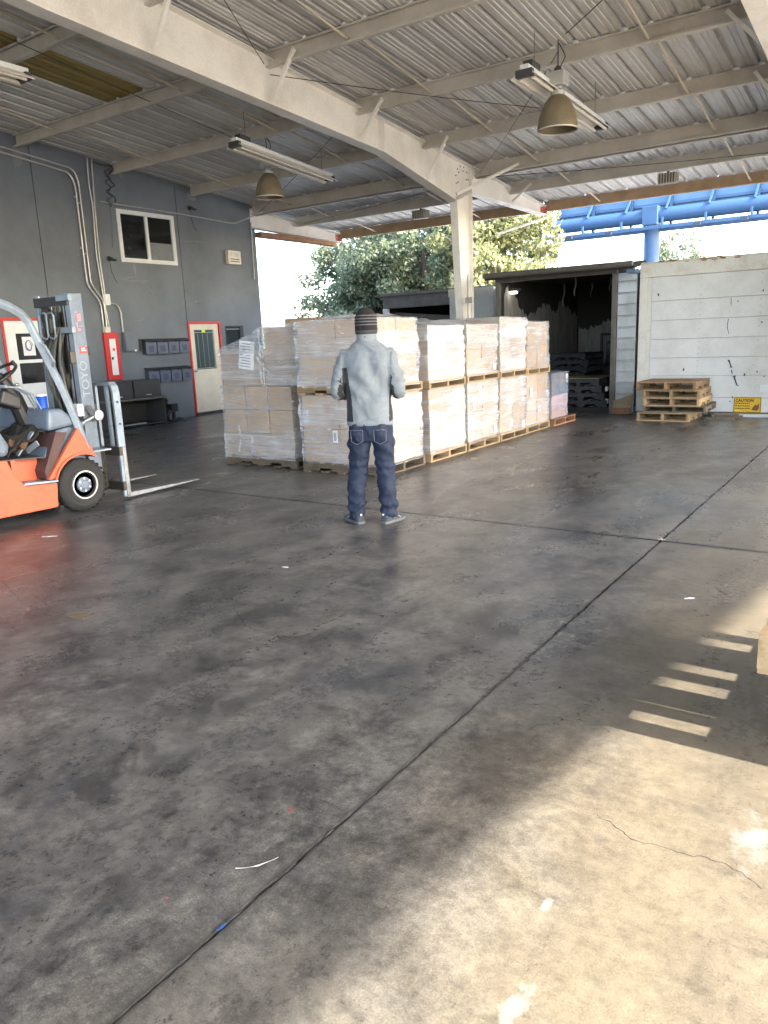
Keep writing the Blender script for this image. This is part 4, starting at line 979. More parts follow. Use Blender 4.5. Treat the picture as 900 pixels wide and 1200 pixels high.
def paper_sheet():
    b = MB(); n = 8; v = []
    for i in range(n+1):
        for j in range(n+1):
            u, w = i/n, j/n; v.append((-6.94+.25*u+.05*(1-w), 6.957-.004*math.sin(u*5)-.01*noise.noise(Vector((u*3, w*3, 1))), 1.565-.34*w-.03*u))
    f = [(i*(n+1)+j, (i+1)*(n+1)+j, (i+1)*(n+1)+j+1, i*(n+1)+j+1) for i in range(n) for j in range(n)]
    b.add(v, f); o = b.build('packing_sheet', M['paper'], None, True); tag(o, 'creased white paper sheet stuck on the front of the leftmost stack', 'paper')
    p = MB()
    for k in range(9):
        w = .08+.1*k; p.add([(-6.92+.05*(1-w)+.03*(k%3==0), 6.949, 1.56-.34*w), (-6.74+.05*(1-w), 6.949, 1.56-.34*w-.02), (-6.74+.05*(1-w), 6.949, 1.553-.34*w-.02), (-6.92+.05*(1-w)+.03*(k%3==0), 6.949, 1.553-.34*w)], [(0,1,2,3)])
    p.build('sheet_print', M['holder_card'], o)
paper_sheet()
# second stack
pallet('pallet', 'dark worn pallet under the carton load behind the person', PG, -5.92, -4.78, 6.88, 7.83, 0.0, .12, 'wood_worn', 'x')
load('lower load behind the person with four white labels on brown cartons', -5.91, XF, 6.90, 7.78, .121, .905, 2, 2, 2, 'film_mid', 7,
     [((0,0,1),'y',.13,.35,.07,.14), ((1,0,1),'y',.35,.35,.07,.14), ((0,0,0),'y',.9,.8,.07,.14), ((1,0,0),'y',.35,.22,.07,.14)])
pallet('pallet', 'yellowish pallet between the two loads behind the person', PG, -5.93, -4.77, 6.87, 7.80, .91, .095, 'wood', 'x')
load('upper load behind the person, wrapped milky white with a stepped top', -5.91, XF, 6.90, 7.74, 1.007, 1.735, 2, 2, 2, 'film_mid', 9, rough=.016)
def puff():
    b = MB(); n, m_ = 24, 10; v = []
    for i in range(n+1):
        for j in range(m_+1):
            u, w = i/n, j/m_; v.append((-5.75+.85*u, 7.0+.6*w, 1.755+.07*max(0, noise.noise(Vector((u*4, w*3, 2)))+.25)*math.sin(PI*w)**.5 + .012*noise.noise(Vector((u*20, w*16, 2)))))
    f = [(i*(m_+1)+j, (i+1)*(m_+1)+j, (i+1)*(m_+1)+j+1, i*(m_+1)+j+1) for i in range(n) for j in range(m_)]
    b.add(v, f); tag(b.build('wrap_sheet', M['film_white'], None, True, angle=80), 'puffed loose wrap on top of the stack behind the person', 'stretch wrap')
puff()
# the long row, receding
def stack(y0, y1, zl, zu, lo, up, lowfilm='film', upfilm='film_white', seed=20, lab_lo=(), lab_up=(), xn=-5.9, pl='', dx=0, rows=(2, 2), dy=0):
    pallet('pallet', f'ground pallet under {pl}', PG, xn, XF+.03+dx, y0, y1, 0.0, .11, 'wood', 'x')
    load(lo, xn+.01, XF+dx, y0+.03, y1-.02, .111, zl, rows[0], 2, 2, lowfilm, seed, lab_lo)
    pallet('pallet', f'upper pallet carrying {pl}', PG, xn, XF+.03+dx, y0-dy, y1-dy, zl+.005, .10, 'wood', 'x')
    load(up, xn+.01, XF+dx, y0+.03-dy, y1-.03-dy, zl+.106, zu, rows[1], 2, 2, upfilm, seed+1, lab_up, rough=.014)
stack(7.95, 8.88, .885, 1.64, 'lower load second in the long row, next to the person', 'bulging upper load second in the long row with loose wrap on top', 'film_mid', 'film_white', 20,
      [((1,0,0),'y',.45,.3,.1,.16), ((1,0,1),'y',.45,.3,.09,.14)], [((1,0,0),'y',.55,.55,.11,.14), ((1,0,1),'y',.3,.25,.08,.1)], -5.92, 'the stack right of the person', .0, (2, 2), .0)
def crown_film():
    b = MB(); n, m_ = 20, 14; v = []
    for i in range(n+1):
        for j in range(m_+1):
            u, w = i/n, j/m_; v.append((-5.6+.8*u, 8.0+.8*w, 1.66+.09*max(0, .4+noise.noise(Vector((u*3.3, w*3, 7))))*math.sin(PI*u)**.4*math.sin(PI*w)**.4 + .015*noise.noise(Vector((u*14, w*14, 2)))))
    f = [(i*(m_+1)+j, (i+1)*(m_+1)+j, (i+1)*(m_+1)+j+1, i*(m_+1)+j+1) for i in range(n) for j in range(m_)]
    b.add(v, f); tag(b.build('wrap_sheet', M['film_clear'], None, True, angle=80), 'peaked loose wrap on top of the stack right of the person', 'stretch wrap')
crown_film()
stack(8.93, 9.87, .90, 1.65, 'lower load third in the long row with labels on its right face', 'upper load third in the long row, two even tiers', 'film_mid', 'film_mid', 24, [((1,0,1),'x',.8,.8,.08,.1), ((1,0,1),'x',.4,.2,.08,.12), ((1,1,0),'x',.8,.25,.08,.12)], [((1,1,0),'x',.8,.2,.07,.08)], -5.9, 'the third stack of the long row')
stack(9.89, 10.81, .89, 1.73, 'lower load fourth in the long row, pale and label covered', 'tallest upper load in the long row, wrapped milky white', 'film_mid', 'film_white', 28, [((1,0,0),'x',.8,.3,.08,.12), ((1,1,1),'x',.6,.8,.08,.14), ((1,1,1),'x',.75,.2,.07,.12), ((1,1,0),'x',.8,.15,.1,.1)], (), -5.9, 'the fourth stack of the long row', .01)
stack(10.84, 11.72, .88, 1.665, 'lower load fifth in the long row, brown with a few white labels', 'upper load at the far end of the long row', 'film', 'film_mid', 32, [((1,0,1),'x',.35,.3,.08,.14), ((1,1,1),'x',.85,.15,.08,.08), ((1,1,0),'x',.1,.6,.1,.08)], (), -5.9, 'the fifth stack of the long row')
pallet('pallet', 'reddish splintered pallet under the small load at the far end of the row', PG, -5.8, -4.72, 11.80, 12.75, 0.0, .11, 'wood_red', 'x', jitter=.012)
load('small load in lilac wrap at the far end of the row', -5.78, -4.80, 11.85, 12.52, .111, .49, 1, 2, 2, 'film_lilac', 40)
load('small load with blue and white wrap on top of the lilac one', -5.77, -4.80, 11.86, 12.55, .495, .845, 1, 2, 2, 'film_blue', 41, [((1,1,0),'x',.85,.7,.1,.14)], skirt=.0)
load('lower load hidden behind the leftmost stack, plain wrap', -7.25, -6.15, 8.1, 9.05, .005, 1.0, 2, 2, 2, 'film_clear', 50)
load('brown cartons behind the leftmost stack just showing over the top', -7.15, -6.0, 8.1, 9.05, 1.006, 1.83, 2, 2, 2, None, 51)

# pallets at the container wall and inside the dark trailer
RG = 'wooden pallets stacked at the white container'
pallet('pallet', 'bottom pallet of the stack by the white container, pushed forward', RG, -3.72, -2.88, 12.9, 13.85, 0.0, .135, 'wood', 'y')
pallet('pallet', 'dark thin pallet second from the bottom by the white container', RG, -3.66, -2.66, 12.98, 13.9, .136, .105, 'wood_worn', 'y', rot=R(2))
pallet('pallet', 'third pallet up in the stack by the white container', RG, -3.63, -2.74, 12.97, 13.88, .242, .13, 'wood', 'y', rot=R(-1))
pallet('pallet', 'fourth pallet up in the stack by the white container', RG, -3.66, -2.76, 12.98, 13.9, .373, .125, 'wood', 'y', rot=R(1))
pallet('pallet', 'topmost darker brown pallet of the stack by the white container', RG, -3.75, -2.80, 12.95, 13.88, .499, .135, 'wood_brown', 'y', rot=R(-1.5))
b = MB(); b.box(-2.66,-2.25,13.45,13.56,.05,.075); b.box(-2.7,-2.28,13.3,13.4,.001,.02); b.box(-2.62,-2.2,13.5,13.62,.021,.045); tag(b.build('loose_boards', M['wood_worn']), 'loose broken boards right of the pallet stack', 'boards')
DG = 'black pallets inside the dark trailer'
for k in range(4):
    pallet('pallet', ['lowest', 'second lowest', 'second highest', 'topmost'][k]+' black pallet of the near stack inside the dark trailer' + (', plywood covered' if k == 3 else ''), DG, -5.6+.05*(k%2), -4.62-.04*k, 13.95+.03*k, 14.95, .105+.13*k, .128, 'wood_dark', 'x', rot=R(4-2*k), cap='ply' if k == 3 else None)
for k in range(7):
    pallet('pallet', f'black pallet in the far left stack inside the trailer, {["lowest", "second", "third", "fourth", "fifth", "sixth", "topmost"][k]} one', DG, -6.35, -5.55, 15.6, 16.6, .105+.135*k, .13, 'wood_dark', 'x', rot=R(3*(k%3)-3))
for k, nm in enumerate(('lower', 'upper')):
    pass
# small white tags on the black pallets
for k, (y, z) in enumerate(((14.0, .40), (14.35, .42), (14.02, .17), (14.5, .18))):
    b = MB(); b.box(-4.625,-4.618+.04,y,y+.07,z,z+.08); tag(b.build('pallet_tag', M['paper']), ['left tag of the upper pair', 'right tag of the upper pair', 'left tag of the lower pair', 'right tag of the lower pair'][k]+' on the black pallets', 'tag', 'white tags on black pallets')

# ------------------------------------------------------------------ containers and trailers at the back of the yard
def dark_trailer():
    x0, x1, y0, y1, zt = -6.72, -4.47, 13.85, 18.2, 2.44
    t = thing('open_trailer', 'open dark trailer body with torn lining inside', 'trailer', ((x0+x1)/2, y0, 0))
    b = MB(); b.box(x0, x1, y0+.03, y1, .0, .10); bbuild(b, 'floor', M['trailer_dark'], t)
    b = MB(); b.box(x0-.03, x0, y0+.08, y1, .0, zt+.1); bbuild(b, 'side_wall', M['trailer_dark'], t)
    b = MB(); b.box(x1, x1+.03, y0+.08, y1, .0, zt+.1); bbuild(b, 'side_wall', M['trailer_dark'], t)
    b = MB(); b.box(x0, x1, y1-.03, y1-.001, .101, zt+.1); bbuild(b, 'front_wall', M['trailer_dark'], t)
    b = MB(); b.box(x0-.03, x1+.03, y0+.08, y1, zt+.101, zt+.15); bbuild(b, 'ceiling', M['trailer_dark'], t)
    b = MB(); b.box(x0-.03, x1+.03, y0+.55, y1, zt+.152, zt+.17); bbuild(b, 'roof', M['container_trim'], t)  # unseen top, made pale to bounce light into the last roof bays
    for xa, xb in ((x0-.05, x0+.04), (x1-.03, x1+.06)):
        b = MB(); b.box(xa, xb, y0, y0+.079, 0, zt+.02); bbuild(b, 'door_post', M['trailer_frame'], t, bevel=.008)
    b = MB(); b.box(x0-.05, x1+.06, y0, y0+.079, zt+.021, zt+.10); bbuild(b, 'header', M['trailer_frame'], t, bevel=.008)
    # rolled dark cover overhanging the opening
    b = MB(); b.hexa([(x0-.15,y0-.25,2.50),(x1+.42,y0-.25,2.50),(x1+.42,y0+.5,2.62),(x0-.15,y0+.5,2.62),(x0-.15,y0-.25,2.56),(x1+.42,y0-.25,2.56),(x1+.42,y0+.5,2.68),(x0-.15,y0+.5,2.68)]); bbuild(b, 'cover_sheet', M['trailer_dark'], t)
    b = MB(); b.tube([(x0-.16,y0-.26,2.585),(x1+.40,y0-.26,2.585)], .05, 10); bbuild(b, 'rolled_cover', M['trailer_frame'], t, smooth=True)
    b = MB(); b.box(x1+.28, x1+.43, y0-.2, y0+.3, 2.44, 2.50); bbuild(b, 'cover_end', M['bluepale'], t)
    # torn lining: ragged sheets with real thickness standing off the walls
    def torn(ax, fix, a0, a1, zb, zt_, seed, amp, th=.012):
        n = 110; b = MB(); low = []; up = []
        for i in range(n+1):
            u = i/n; a = a0+(a1-a0)*u
            z = zt_ + amp*(noise.noise(Vector((u*5, seed, 0)))*1.3 + .35*noise.noise(Vector((u*19, seed, 4))) + .3*noise.noise(Vector((u*60, seed, 8))))
            low.append((a, zb)); up.append((a, z))
        for i in range(n):
            (a, z0_), (c, z1_) = up[i], up[i+1]; w0 = fix+.02*noise.noise(Vector((i*.3, seed, 2))); 
            p = [(a,zb),(c,zb),(c,z1_),(a,z0_)]
            if ax == 'x': b.hexa([(fix,a,zb),(fix+th,a,zb),(fix+th,c,zb),(fix,c,zb),(fix,a,z0_),(fix+th,a,z0_),(fix+th,c,z1_),(fix,c,z1_)])
            else: b.hexa([(a,fix,zb),(c,fix,zb),(c,fix+th,zb),(a,fix+th,zb),(a,fix,z0_),(c,fix,z1_),(c,fix+th,z1_),(a,fix+th,z0_)])
        bbuild(b, 'torn_lining', M['lining'], t)
    torn('x', x0+.012, 14.1, 18.1, .75, 2.02, 1.3, .42)
    torn('y', y1-.06, x0+.05, x1-.05, .5, 1.72, 6.1, .45)
    torn('x', x1-.03, 15.0, 18.1, .9, 1.75, 9.4, .4)
    for i, (xx, zz, L) in enumerate([(-5.6,2.52,.35), (-5.1,2.5,.25), (-6.3,2.5,.5), (-5.9,2.5,.3)]):
        b = MB(); P = [(xx+.02*math.sin(k), 15+.6*i, zz-L*k/6) for k in range(7)]; b.tube(P, [.02,.018,.02,.015,.012,.01,.004], 5); bbuild(b, 'hanging_shred', M['lining'], t)
    # ribbed leaf filling the gap to the white container
    xl = x1+.075; d = MB(); d.box(xl, -4.07, y0+.03, y0+.06, .03, 2.46); lf = bbuild(d, 'door', M['alu'], t); lf['label'] = 'narrow ribbed aluminium leaf with a plywood foot'
    for k in range(11):
        z = .34+.195*k; r = MB(); r.hexa([(xl,y0+.022,z),(-4.07,y0+.022,z+.006),(-4.07,y0+.029,z+.006),(xl,y0+.029,z),(xl,y0+.018,z+.02),(-4.07,y0+.018,z+.026),(-4.07,y0+.029,z+.045),(xl,y0+.029,z+.04)]); bbuild(r, 'rib', M['alu'], lf)
    k = MB(); k.hexa([(xl-.02,y0-.02,.02),(-4.08,y0-.02,.02),(-4.08,y0+.029,.02),(xl-.02,y0+.029,.02),(xl-.02,y0-.02,.24),(-4.08,y0-.02,.36),(-4.08,y0+.029,.36),(xl-.02,y0+.029,.24)]); bbuild(k, 'plywood_foot', M['ply'], lf)
    k = MB(); k.box(xl-.02,-4.10,y0-.06,y0-.02,.005,.11); bbuild(k, 'foot_rail', M['wood_red'], lf)
    L = thing('trailer_lamp', 'lit strip lamp under the ceiling inside the dark trailer', 'lamp', (-6.9+.0, 15.1, 2.34))
    b = MB(); b.tube([(-6.66,14.3,2.29),(-6.52,14.3,2.285)], .022, 10); bbuild(b, 'lit_tube', plain('lit_tube', (1.0,.93,.8), .4, 0, 2.5), L, smooth=True)
    b = MB(); b.box(-6.69,-6.45,14.28,14.33,2.32,2.36); bbuild(b, 'lamp_body', M['darkmetal'], L)
    # dark machine standing at the back
    mth = thing('dark_machine', 'dim dark machine with a pale label deep inside the trailer', 'machine', (-5.2, 17, .105))
    b = MB(); b.box(-5.7,-4.75,16.8,17.6,.25,.75); b.box(-5.6,-4.85,16.9,17.5,.75,1.25); bbuild(b, 'body', M['darkmetal'], mth, bevel=.05)
    b = MB(); b.tube([(-5.75,17.1,.3),(-5.75,17.1,1.4),(-4.7,17.1,1.4),(-4.7,17.1,.3)], .04, 8); bbuild(b, 'frame', M['darkmetal'], mth, smooth=True)
    for q in (-5.65, -4.8):
        b = MB(); b.lathe([(.1,-.05),(.145,-.04),(.145,.04),(.1,.05)], 16, Matrix.Translation((q,16.85,.252)) @ Matrix.Rotation(PI/2,4,'Y')); bbuild(b, 'wheel', M['blackrub'], mth, smooth=True)
    b = MB(); b.box(-5.4,-5.1,16.79,16.799,.5,.65); bbuild(b, 'pale_label', M['conduit'], mth)
dark_trailer()

def white_container():
    x0, x1, y0, y1, zt = -4.04, 4.5, 13.95, 16.4, 2.59
    t = thing('white_container', 'weathered white panelled container with rusty top rail at the right', 'container', ((x0+x1)/2, y0, 0))
    b = MB(); b.box(x0, x1, y0-.008, y0+.06, zt-.24, zt); bbuild(b, 'top_rail', M['container_trim'], t, bevel=.01)
    b = MB(); b.box(x0, x0+.14, y0-.008, y0+.06, .05, zt-.241); bbuild(b, 'corner_post', M['container_trim'], t, bevel=.01)
    b = MB(); b.box(x0+.143, x0+.212, y0-.004, y0+.03, .05, zt-.243); bbuild(b, 'door_stile', M['container_trim'], t)
    zs = [.06, .30, .675, 1.18, 1.485, 1.76, 2.06, 2.30]; zs = [.06, .302, .672, .98, 1.30, 1.62, 1.95, 2.348]
    xs = [x0+.21, -2.95, -2.12, -1.2, -.2, .8, 1.8, 2.8, 3.8, x1]
    for k, (za, zb) in enumerate(zip(zs[:-1], zs[1:])):
        b = MB(); b.box(x0+.215, x1-.05, y0+.0+.003*(k%2), y0+.03, za+.002, zb-.002); bbuild(b, 'panel_board', M['container'], t, bevel=.004)
        for xx in (-3.02, -2.10, -1.2, -.3, .6):
            r = MB()
            for q in (.06, (zb-za)/2, zb-za-.06): r.lathe([(.011,0),(.009,.005),(.003,.008)], 8, Matrix.Translation((xx, y0+.003*(k%2), za+q)) @ Matrix.Rotation(PI/2, 4, 'X'))
            bbuild(r, 'rivet', M['container_trim'], t)['kind'] = 'stuff'
    b = MB(); b.box(x0+.05, x1, y0+.031, y0+.05, .05, zt-.25); bbuild(b, 'backing', M['trailer_frame'], t)
    b = MB(); b.box(x0, x0+.03, y0+.061, y1, .05, zt-.01); b.box(x1-.03, x1, y0+.061, y1, .05, zt-.01); b.box(x0+.03, x1-.03, y1-.03, y1, .05, zt-.01); bbuild(b, 'side_wall', M['container_trim'], t)
    b = MB(); b.box(x0, x1, y0+.061, y1, zt-.009, zt+.02); bbuild(b, 'roof', M['container_trim'], t)
    b = MB(); b.box(x0+.2, x1, y0-.02, y0+.4, .001, .049); bbuild(b, 'skid', M['trailer_frame'], t)
    # rust flakes along the top rail and black gouges in the boards
    for i in range(26):
        xx = random.uniform(x0+.3, -1.4); s = random.uniform(.01, .035); b = MB(); b.ball((xx, y0-.012, zt+random.uniform(-.03, .02)), (s*1.8, .006, s*.6), 7); bbuild(b, 'rust_flake', M['wood_red'], t)
    def gouge(pts, w):
        b = MB(); v = []
        for i, (x, z) in enumerate(pts):
            ww = w*(.4+1.2*abs(noise.noise(Vector((i*1.7, x*3, 4))))); v += [(x-ww, y0-.0015, z), (x+ww, y0-.0015, z)]
        b.add(v, [(2*i, 2*i+1, 2*i+3, 2*i+2) for i in range(len(pts)-1)]); bbuild(b, 'gouge', M['black'], t)
    gouge([(-2.53,.93),(-2.50,.86),(-2.48,.80)], .022); gouge([(-2.475,.76),(-2.46,.70)], .012); gouge([(-2.47,.665),(-2.43,.655),(-2.41,.6),(-2.38,.52),(-2.36,.50)], .02)
    gouge([(-2.545,1.93),(-2.54,1.80)], .006); gouge([(-2.57,1.60),(-2.58,1.46),(-2.55,1.36)], .009)
    for i in range(26):
        xx = random.uniform(x0+.25, -1.3); zz = random.choice(zs[1:-1])+random.uniform(-.12, .12) if random.random() < .6 else random.uniform(.3, 1.0); s = random.uniform(.004, .013)
        b = MB(); b.box(xx-s, xx+s, y0-.002, y0-.0005, zz-s*random.uniform(.5, 2.5), zz+s); bbuild(b, 'chip', M['darkmetal'], t)
    # white board along the base, standing in for a strip of sunlight
    b = MB(); b.box(-2.70, 1.6, y0-.20, y0-.05, .001, .045); tag(b.build('sun_strip', M['white'], bevel=.006), 'long white strip standing in for sunlight along the base of the white container', 'sun_strip')
    # caution plate screwed to the boards
    s = thing('caution_sign', 'yellow caution plate low on the white container', 'sign', (-2.15, y0-.02, .17))
    xa, xb, za, zb = -2.405, -1.985, .055, .315
    b = MB(); b.box(xa, xb, y0-.014, y0-.006, za, zb); bbuild(b, 'plate', M['yellow'], s)
    fr = MB(); yq = y0-.0165
    for q in [(xa+.006,xb-.006,za+.006,za+.014),(xa+.006,xb-.006,zb-.014,zb-.006),(xa+.006,xa+.013,za+.014,zb-.014),(xb-.013,xb-.006,za+.014,zb-.014)]: fr.box(q[0],q[1],yq,y0-.0142,q[2],q[3])
    bbuild(fr, 'border', M['black'], s)
    off = lambda x, z: (x+2.15, yq+.001-(y0-.02), z-.17)
    text('lettering', 'CAUTION', .062, M['black'], s, off(xa+.165, .258), (PI/2, 0, 0), .001, bold=.035)
    ln = MB()
    for r_, z in enumerate((.212, .170, .128)):
        xx = xa+.025
        while xx < xa+.25:
            w = random.uniform(.012, .03); ln.box(xx, xx+w, yq, y0-.0142, z-.008, z+.008); xx += w+random.uniform(.004, .012)
    bbuild(ln, 'small_print', M['black'], s)
    hd = MB(); hx, hz = xa+.335, .15
    hd.prism([(hx-.06,hz-.05),(hx+.03,hz-.06),(hx+.055,hz-.01),(hx+.05,hz+.055),(hx+.035,hz+.06),(hx+.03,hz+.02),(hx-.0,hz+.045),(hx-.03,hz+.01)], 'y', yq, y0-.0142)
    bbuild(hd, 'pictogram', plain('brown_ink', (.16,.07,.015), .6), s)
    # faint square patch
    b = MB(); b.box(-2.02,-1.87,y0-.003,y0-.0005,.40,.52); bbuild(b, 'paper_remnant', M['white'], t)
white_container()

def back_trailer():
    x0, x1, y0, y1, zt = -12.2, -8.7, 18.0, 26.0, 2.66
    t = thing('box_trailer', 'long dark topped trailer with an open shadowy bay behind the stacks', 'trailer', ((x0+x1)/2, y0, 0))
    b = MB(); b.box(x0-.05, x1+.1, y0-.1, y1, zt-.03, zt+.04); bbuild(b, 'roof_edge', M['trailer_frame'], t)
    b = MB(); b.box(x0-.02, x1+.07, y0+.1, y1, zt+.041, zt+.05); bbuild(b, 'roof', M['container_trim'], t)  # pale unseen top, added to throw light up under the canopy
    b = MB(); b.box(x0, x1, y0-.02, y0+.05, zt-.36, zt-.031); bbuild(b, 'header', M['trailer_frame'], t, bevel=.01)
    b = MB(); b.box(x0-.02, x0+.16, y0-.03, y0+.06, 0, zt-.361); bbuild(b, 'post', M['container_trim'], t, bevel=.01)
    b = MB(); b.box(x1-.14, x1, y0-.03, y0+.06, 0, zt-.361); bbuild(b, 'post', M['container_trim'], t)
    b = MB(); b.box(-10.05, -9.97, y0+.3, y0+.4, 0, zt-.36); bbuild(b, 'inner_post', M['conduit'], t)
    b = MB(); b.box(x0, x0+.03, y0+.07, y1, 0, zt-.031); b.box(x1-.03, x1, y0+.07, y1, 0, zt-.031); b.box(x0+.03, x1-.03, y1-.03, y1, 0, zt-.031); b.box(x0+.03, x1-.03, y0+.07, y1-.03, .0, .1); bbuild(b, 'wall', M['trailer_dark'], t)
    b = MB(); b.hexa([(x0+.2,y0+.3,1.9),(-9.6,y0+1.2,1.75),(-9.6,y0+1.25,1.75),(x0+.2,y0+.35,1.9),(x0+.2,y0+.3,2.2),(-9.6,y0+1.2,1.95),(-9.6,y0+1.25,1.95),(x0+.2,y0+.35,2.2)]); bbuild(b, 'beam', M['trailer_frame'], t)
back_trailer()
def white_box():
    x0, x1, y0, y1, zt = -9.0, -7.86, 16.0, 17.7, 2.54
    t = thing('white_box_body', 'narrow white box body between the column and the dark trailer', 'container', ((x0+x1)/2, y0, 0))
    b = MB(); b.box(x0, x1, y0, y1, .3, zt); bbuild(b, 'box', M['container'], t, bevel=.02)
    b = MB(); b.box(x0-.01, x1+.01, y0-.02, y0-.001, zt-.16, zt+.01); bbuild(b, 'top_band', M['container_trim'], t)
    b = MB(); b.box(x1+.04, x1+.16, y0+.1, y0+.2, .0, zt); bbuild(b, 'side_post', M['trailer_frame'], t)
    b = MB(); b.box(x0+.1, x1-.1, y0+.1, y1-.1, .0, .299); bbuild(b, 'base', M['darkmetal'], t)
    b = MB(); b.tube([(x1+.35,y0+.2,0),(x1+.35,y0+.2,2.55)], .03, 8); bbuild(b, 'latch_bar', M['conduit'], t, smooth=True)
white_box()

# ------------------------------------------------------------------ billboard
def billboard():
    Y = 32.0
    t = thing('billboard', 'blue steel billboard frame on a thick blue pole beyond the containers', 'billboard', (-8.9, Y, 0))
    b = MB(); b.lathe([(.30,0),(.30,5.55)], 28, Matrix.Translation((-8.86, Y, 0))); bbuild(b, 'pole', M['blue'], t, smooth=True)
    b = MB(); b.lathe([(.38,5.3),(.38,5.36)], 28, Matrix.Translation((-8.86, Y, 0))); bbuild(b, 'pole_flange', M['blue'], t, smooth=True)
    x0, x1 = -13.0, 1.0
    b = MB(); b.tube([(x0, Y, 5.72), (x1, Y, 5.72)], .27, 24); bbuild(b, 'main_beam', M['blue'], t, smooth=True)
    b = MB(); b.box(-9.15,-8.57,Y-.42,Y+.42,5.36,6.05); bbuild(b, 'saddle', M['blue'], t, bevel=.02)
    b = MB(); b.box(x0, x1, Y+.62, Y+.70, 6.0, 9.6); bbuild(b, 'panel', M['bluepale'], t)
    for x in np.arange(x0+.02, x1, 1.55):
        b = MB(); b.box(x, x+.09, Y+.40, Y+.615, 5.3, 9.5); b.box(x, x+.09, Y-.75, Y+.4, 5.28, 5.36); b.box(x,x+.07,Y-.8,Y-.72,5.2,5.55); bbuild(b, 'upright', M['blue'], t)
        b = MB(); b.bar((x+.04, Y-.3, 5.9), (x+.04, Y+.5, 6.6), .06, .06); bbuild(b, 'strut', M['blue'], t)
    for y in (Y-.78, Y+.0, Y+.35):
        b = MB(); b.box(x0, x1, y, y+.07, 5.16, 5.27); bbuild(b, 'catwalk_rail', M['blue'], t)
    b = MB()
    for i in range(int((x1-x0)/.12)): b.box(x0+.12*i, x0+.12*i+.02, Y-.7, Y+.34, 5.28, 5.30)
    bbuild(b, 'catwalk_grating', M['blue'], t)['kind'] = 'stuff'
    for z in (6.15, 6.9, 7.7):
        b = MB(); b.box(x0, x1, Y+.50, Y+.615, z, z+.10); bbuild(b, 'stringer_rail', M['blue'], t)
    for x in (-11.9,-10.3,-7.0,-5.4,-3.8):
        b = MB(); b.box(x-.12,x+.12,Y-.95,Y-.80,5.12,5.2); bbuild(b, 'sign_lamp', M['darkmetal'], t)
billboard()

# ------------------------------------------------------------------ trees
def tree(name, label, x, y, h, rx, ry, z0, n, mat, seed, leafsize=.16, group='trees behind the yard'):
    r = np.random.default_rng(seed); t = thing(name, label, 'tree', (x, y, 0), 0, group)
    tr = MB(); tr.tube([(0,0,0),(.05,.02,z0*.6),(.1,.05,z0+.4),(.0,.1,z0+ (h-z0)*.5)], [.30,.24,.18,.08], 10)
    tips = []
    for k in range(16):
        a = r.uniform(0, 2*PI); zz = z0+(h-z0)*r.uniform(.05, .55); L = r.uniform(.5, .95)
        p0 = Vector((.05, .04, max(z0*.6, zz-1.0))); p1 = Vector((rx*L*math.cos(a), ry*L*math.sin(a), zz+r.uniform(.2, 1.1)))
        mid = p0.lerp(p1, .5)+Vector((0,0,.25)); tr.tube([p0, mid, p1], [.10,.06,.025], 6); tips.append(p1)
    tr.build('trunk', M['bark'], t, True)
    # leafy clumps scattered through the crown
    nc = 95; C = []
    while len(C) < nc:
        p = r.uniform(-1, 1, 3); d = np.linalg.norm(p)
        if d > 1 or d < .35: continue
        q = np.array([p[0]*rx*1.02, p[1]*ry, z0+(h-z0)*(.5+.5*p[2])]); C.append((q, r.uniform(.28, .62)*min(rx, 2.6)/2.2))
    per = n//nc; P = []; 
    for q, s in C:
        v = r.normal(0, 1, (per, 3)); v /= np.linalg.norm(v, axis=1)[:, None]; rad = s*(r.uniform(.25, 1.0, per)**.6)
        P.append(q+v*rad[:, None]*np.array([1.15, 1.15, .85]))
    P = np.concatenate(P); N = len(P)
    # drooping narrow leaves: two crossed diamonds each
    d = r.normal(0, 1, (N, 3)); d[:, 2] -= .5; d /= np.linalg.norm(d, axis=1)[:, None]
    u = np.cross(d, r.normal(0, 1, (N, 3))); u /= np.linalg.norm(u, axis=1)[:, None]
    L = leafsize*r.uniform(.6, 1.3, N)[:, None]; w = L*.32
    V = np.empty((N, 4, 3)); V[:, 0] = P-d*L*.5; V[:, 1] = P+u*w; V[:, 2] = P+d*L*.5; V[:, 3] = P-u*w
    me = bpy.data.meshes.new('crown'); me.vertices.add(N*4); me.vertices.foreach_set('co', V.reshape(-1)); me.loops.add(N*4); me.polygons.add(N)
    me.loops.foreach_set('vertex_index', np.arange(N*4)); me.polygons.foreach_set('loop_start', np.arange(N)*4); me.polygons.foreach_set('loop_total', np.full(N, 4))
    me.materials.append(mat); me.update(); me.validate(); inst('crown', me, t)
tree('tree', 'broad dark green tree at the left behind the trailers', -19.0, 27.0, 6.6, 3.1, 2.6, 1.3, 26000, M['leaf_dark'], 3)
tree('tree', 'dark leafy tree in the middle behind the column', -15.9, 26.2, 7.2, 3.0, 2.6, 1.8, 26000, M['leaf_dark'], 8)
tree('tree', 'yellow green sunlit tree right of the column', -12.3, 25.0, 6.1, 2.3, 2.4, 1.6, 22000, M['leaf_yellow'], 14)
tree('tree', 'faint small treetop above the white container', -13.6, 56.0, 7.6, 2.2, 2.2, 3.5, 5000, M['leaf_dark'], 21, .22)

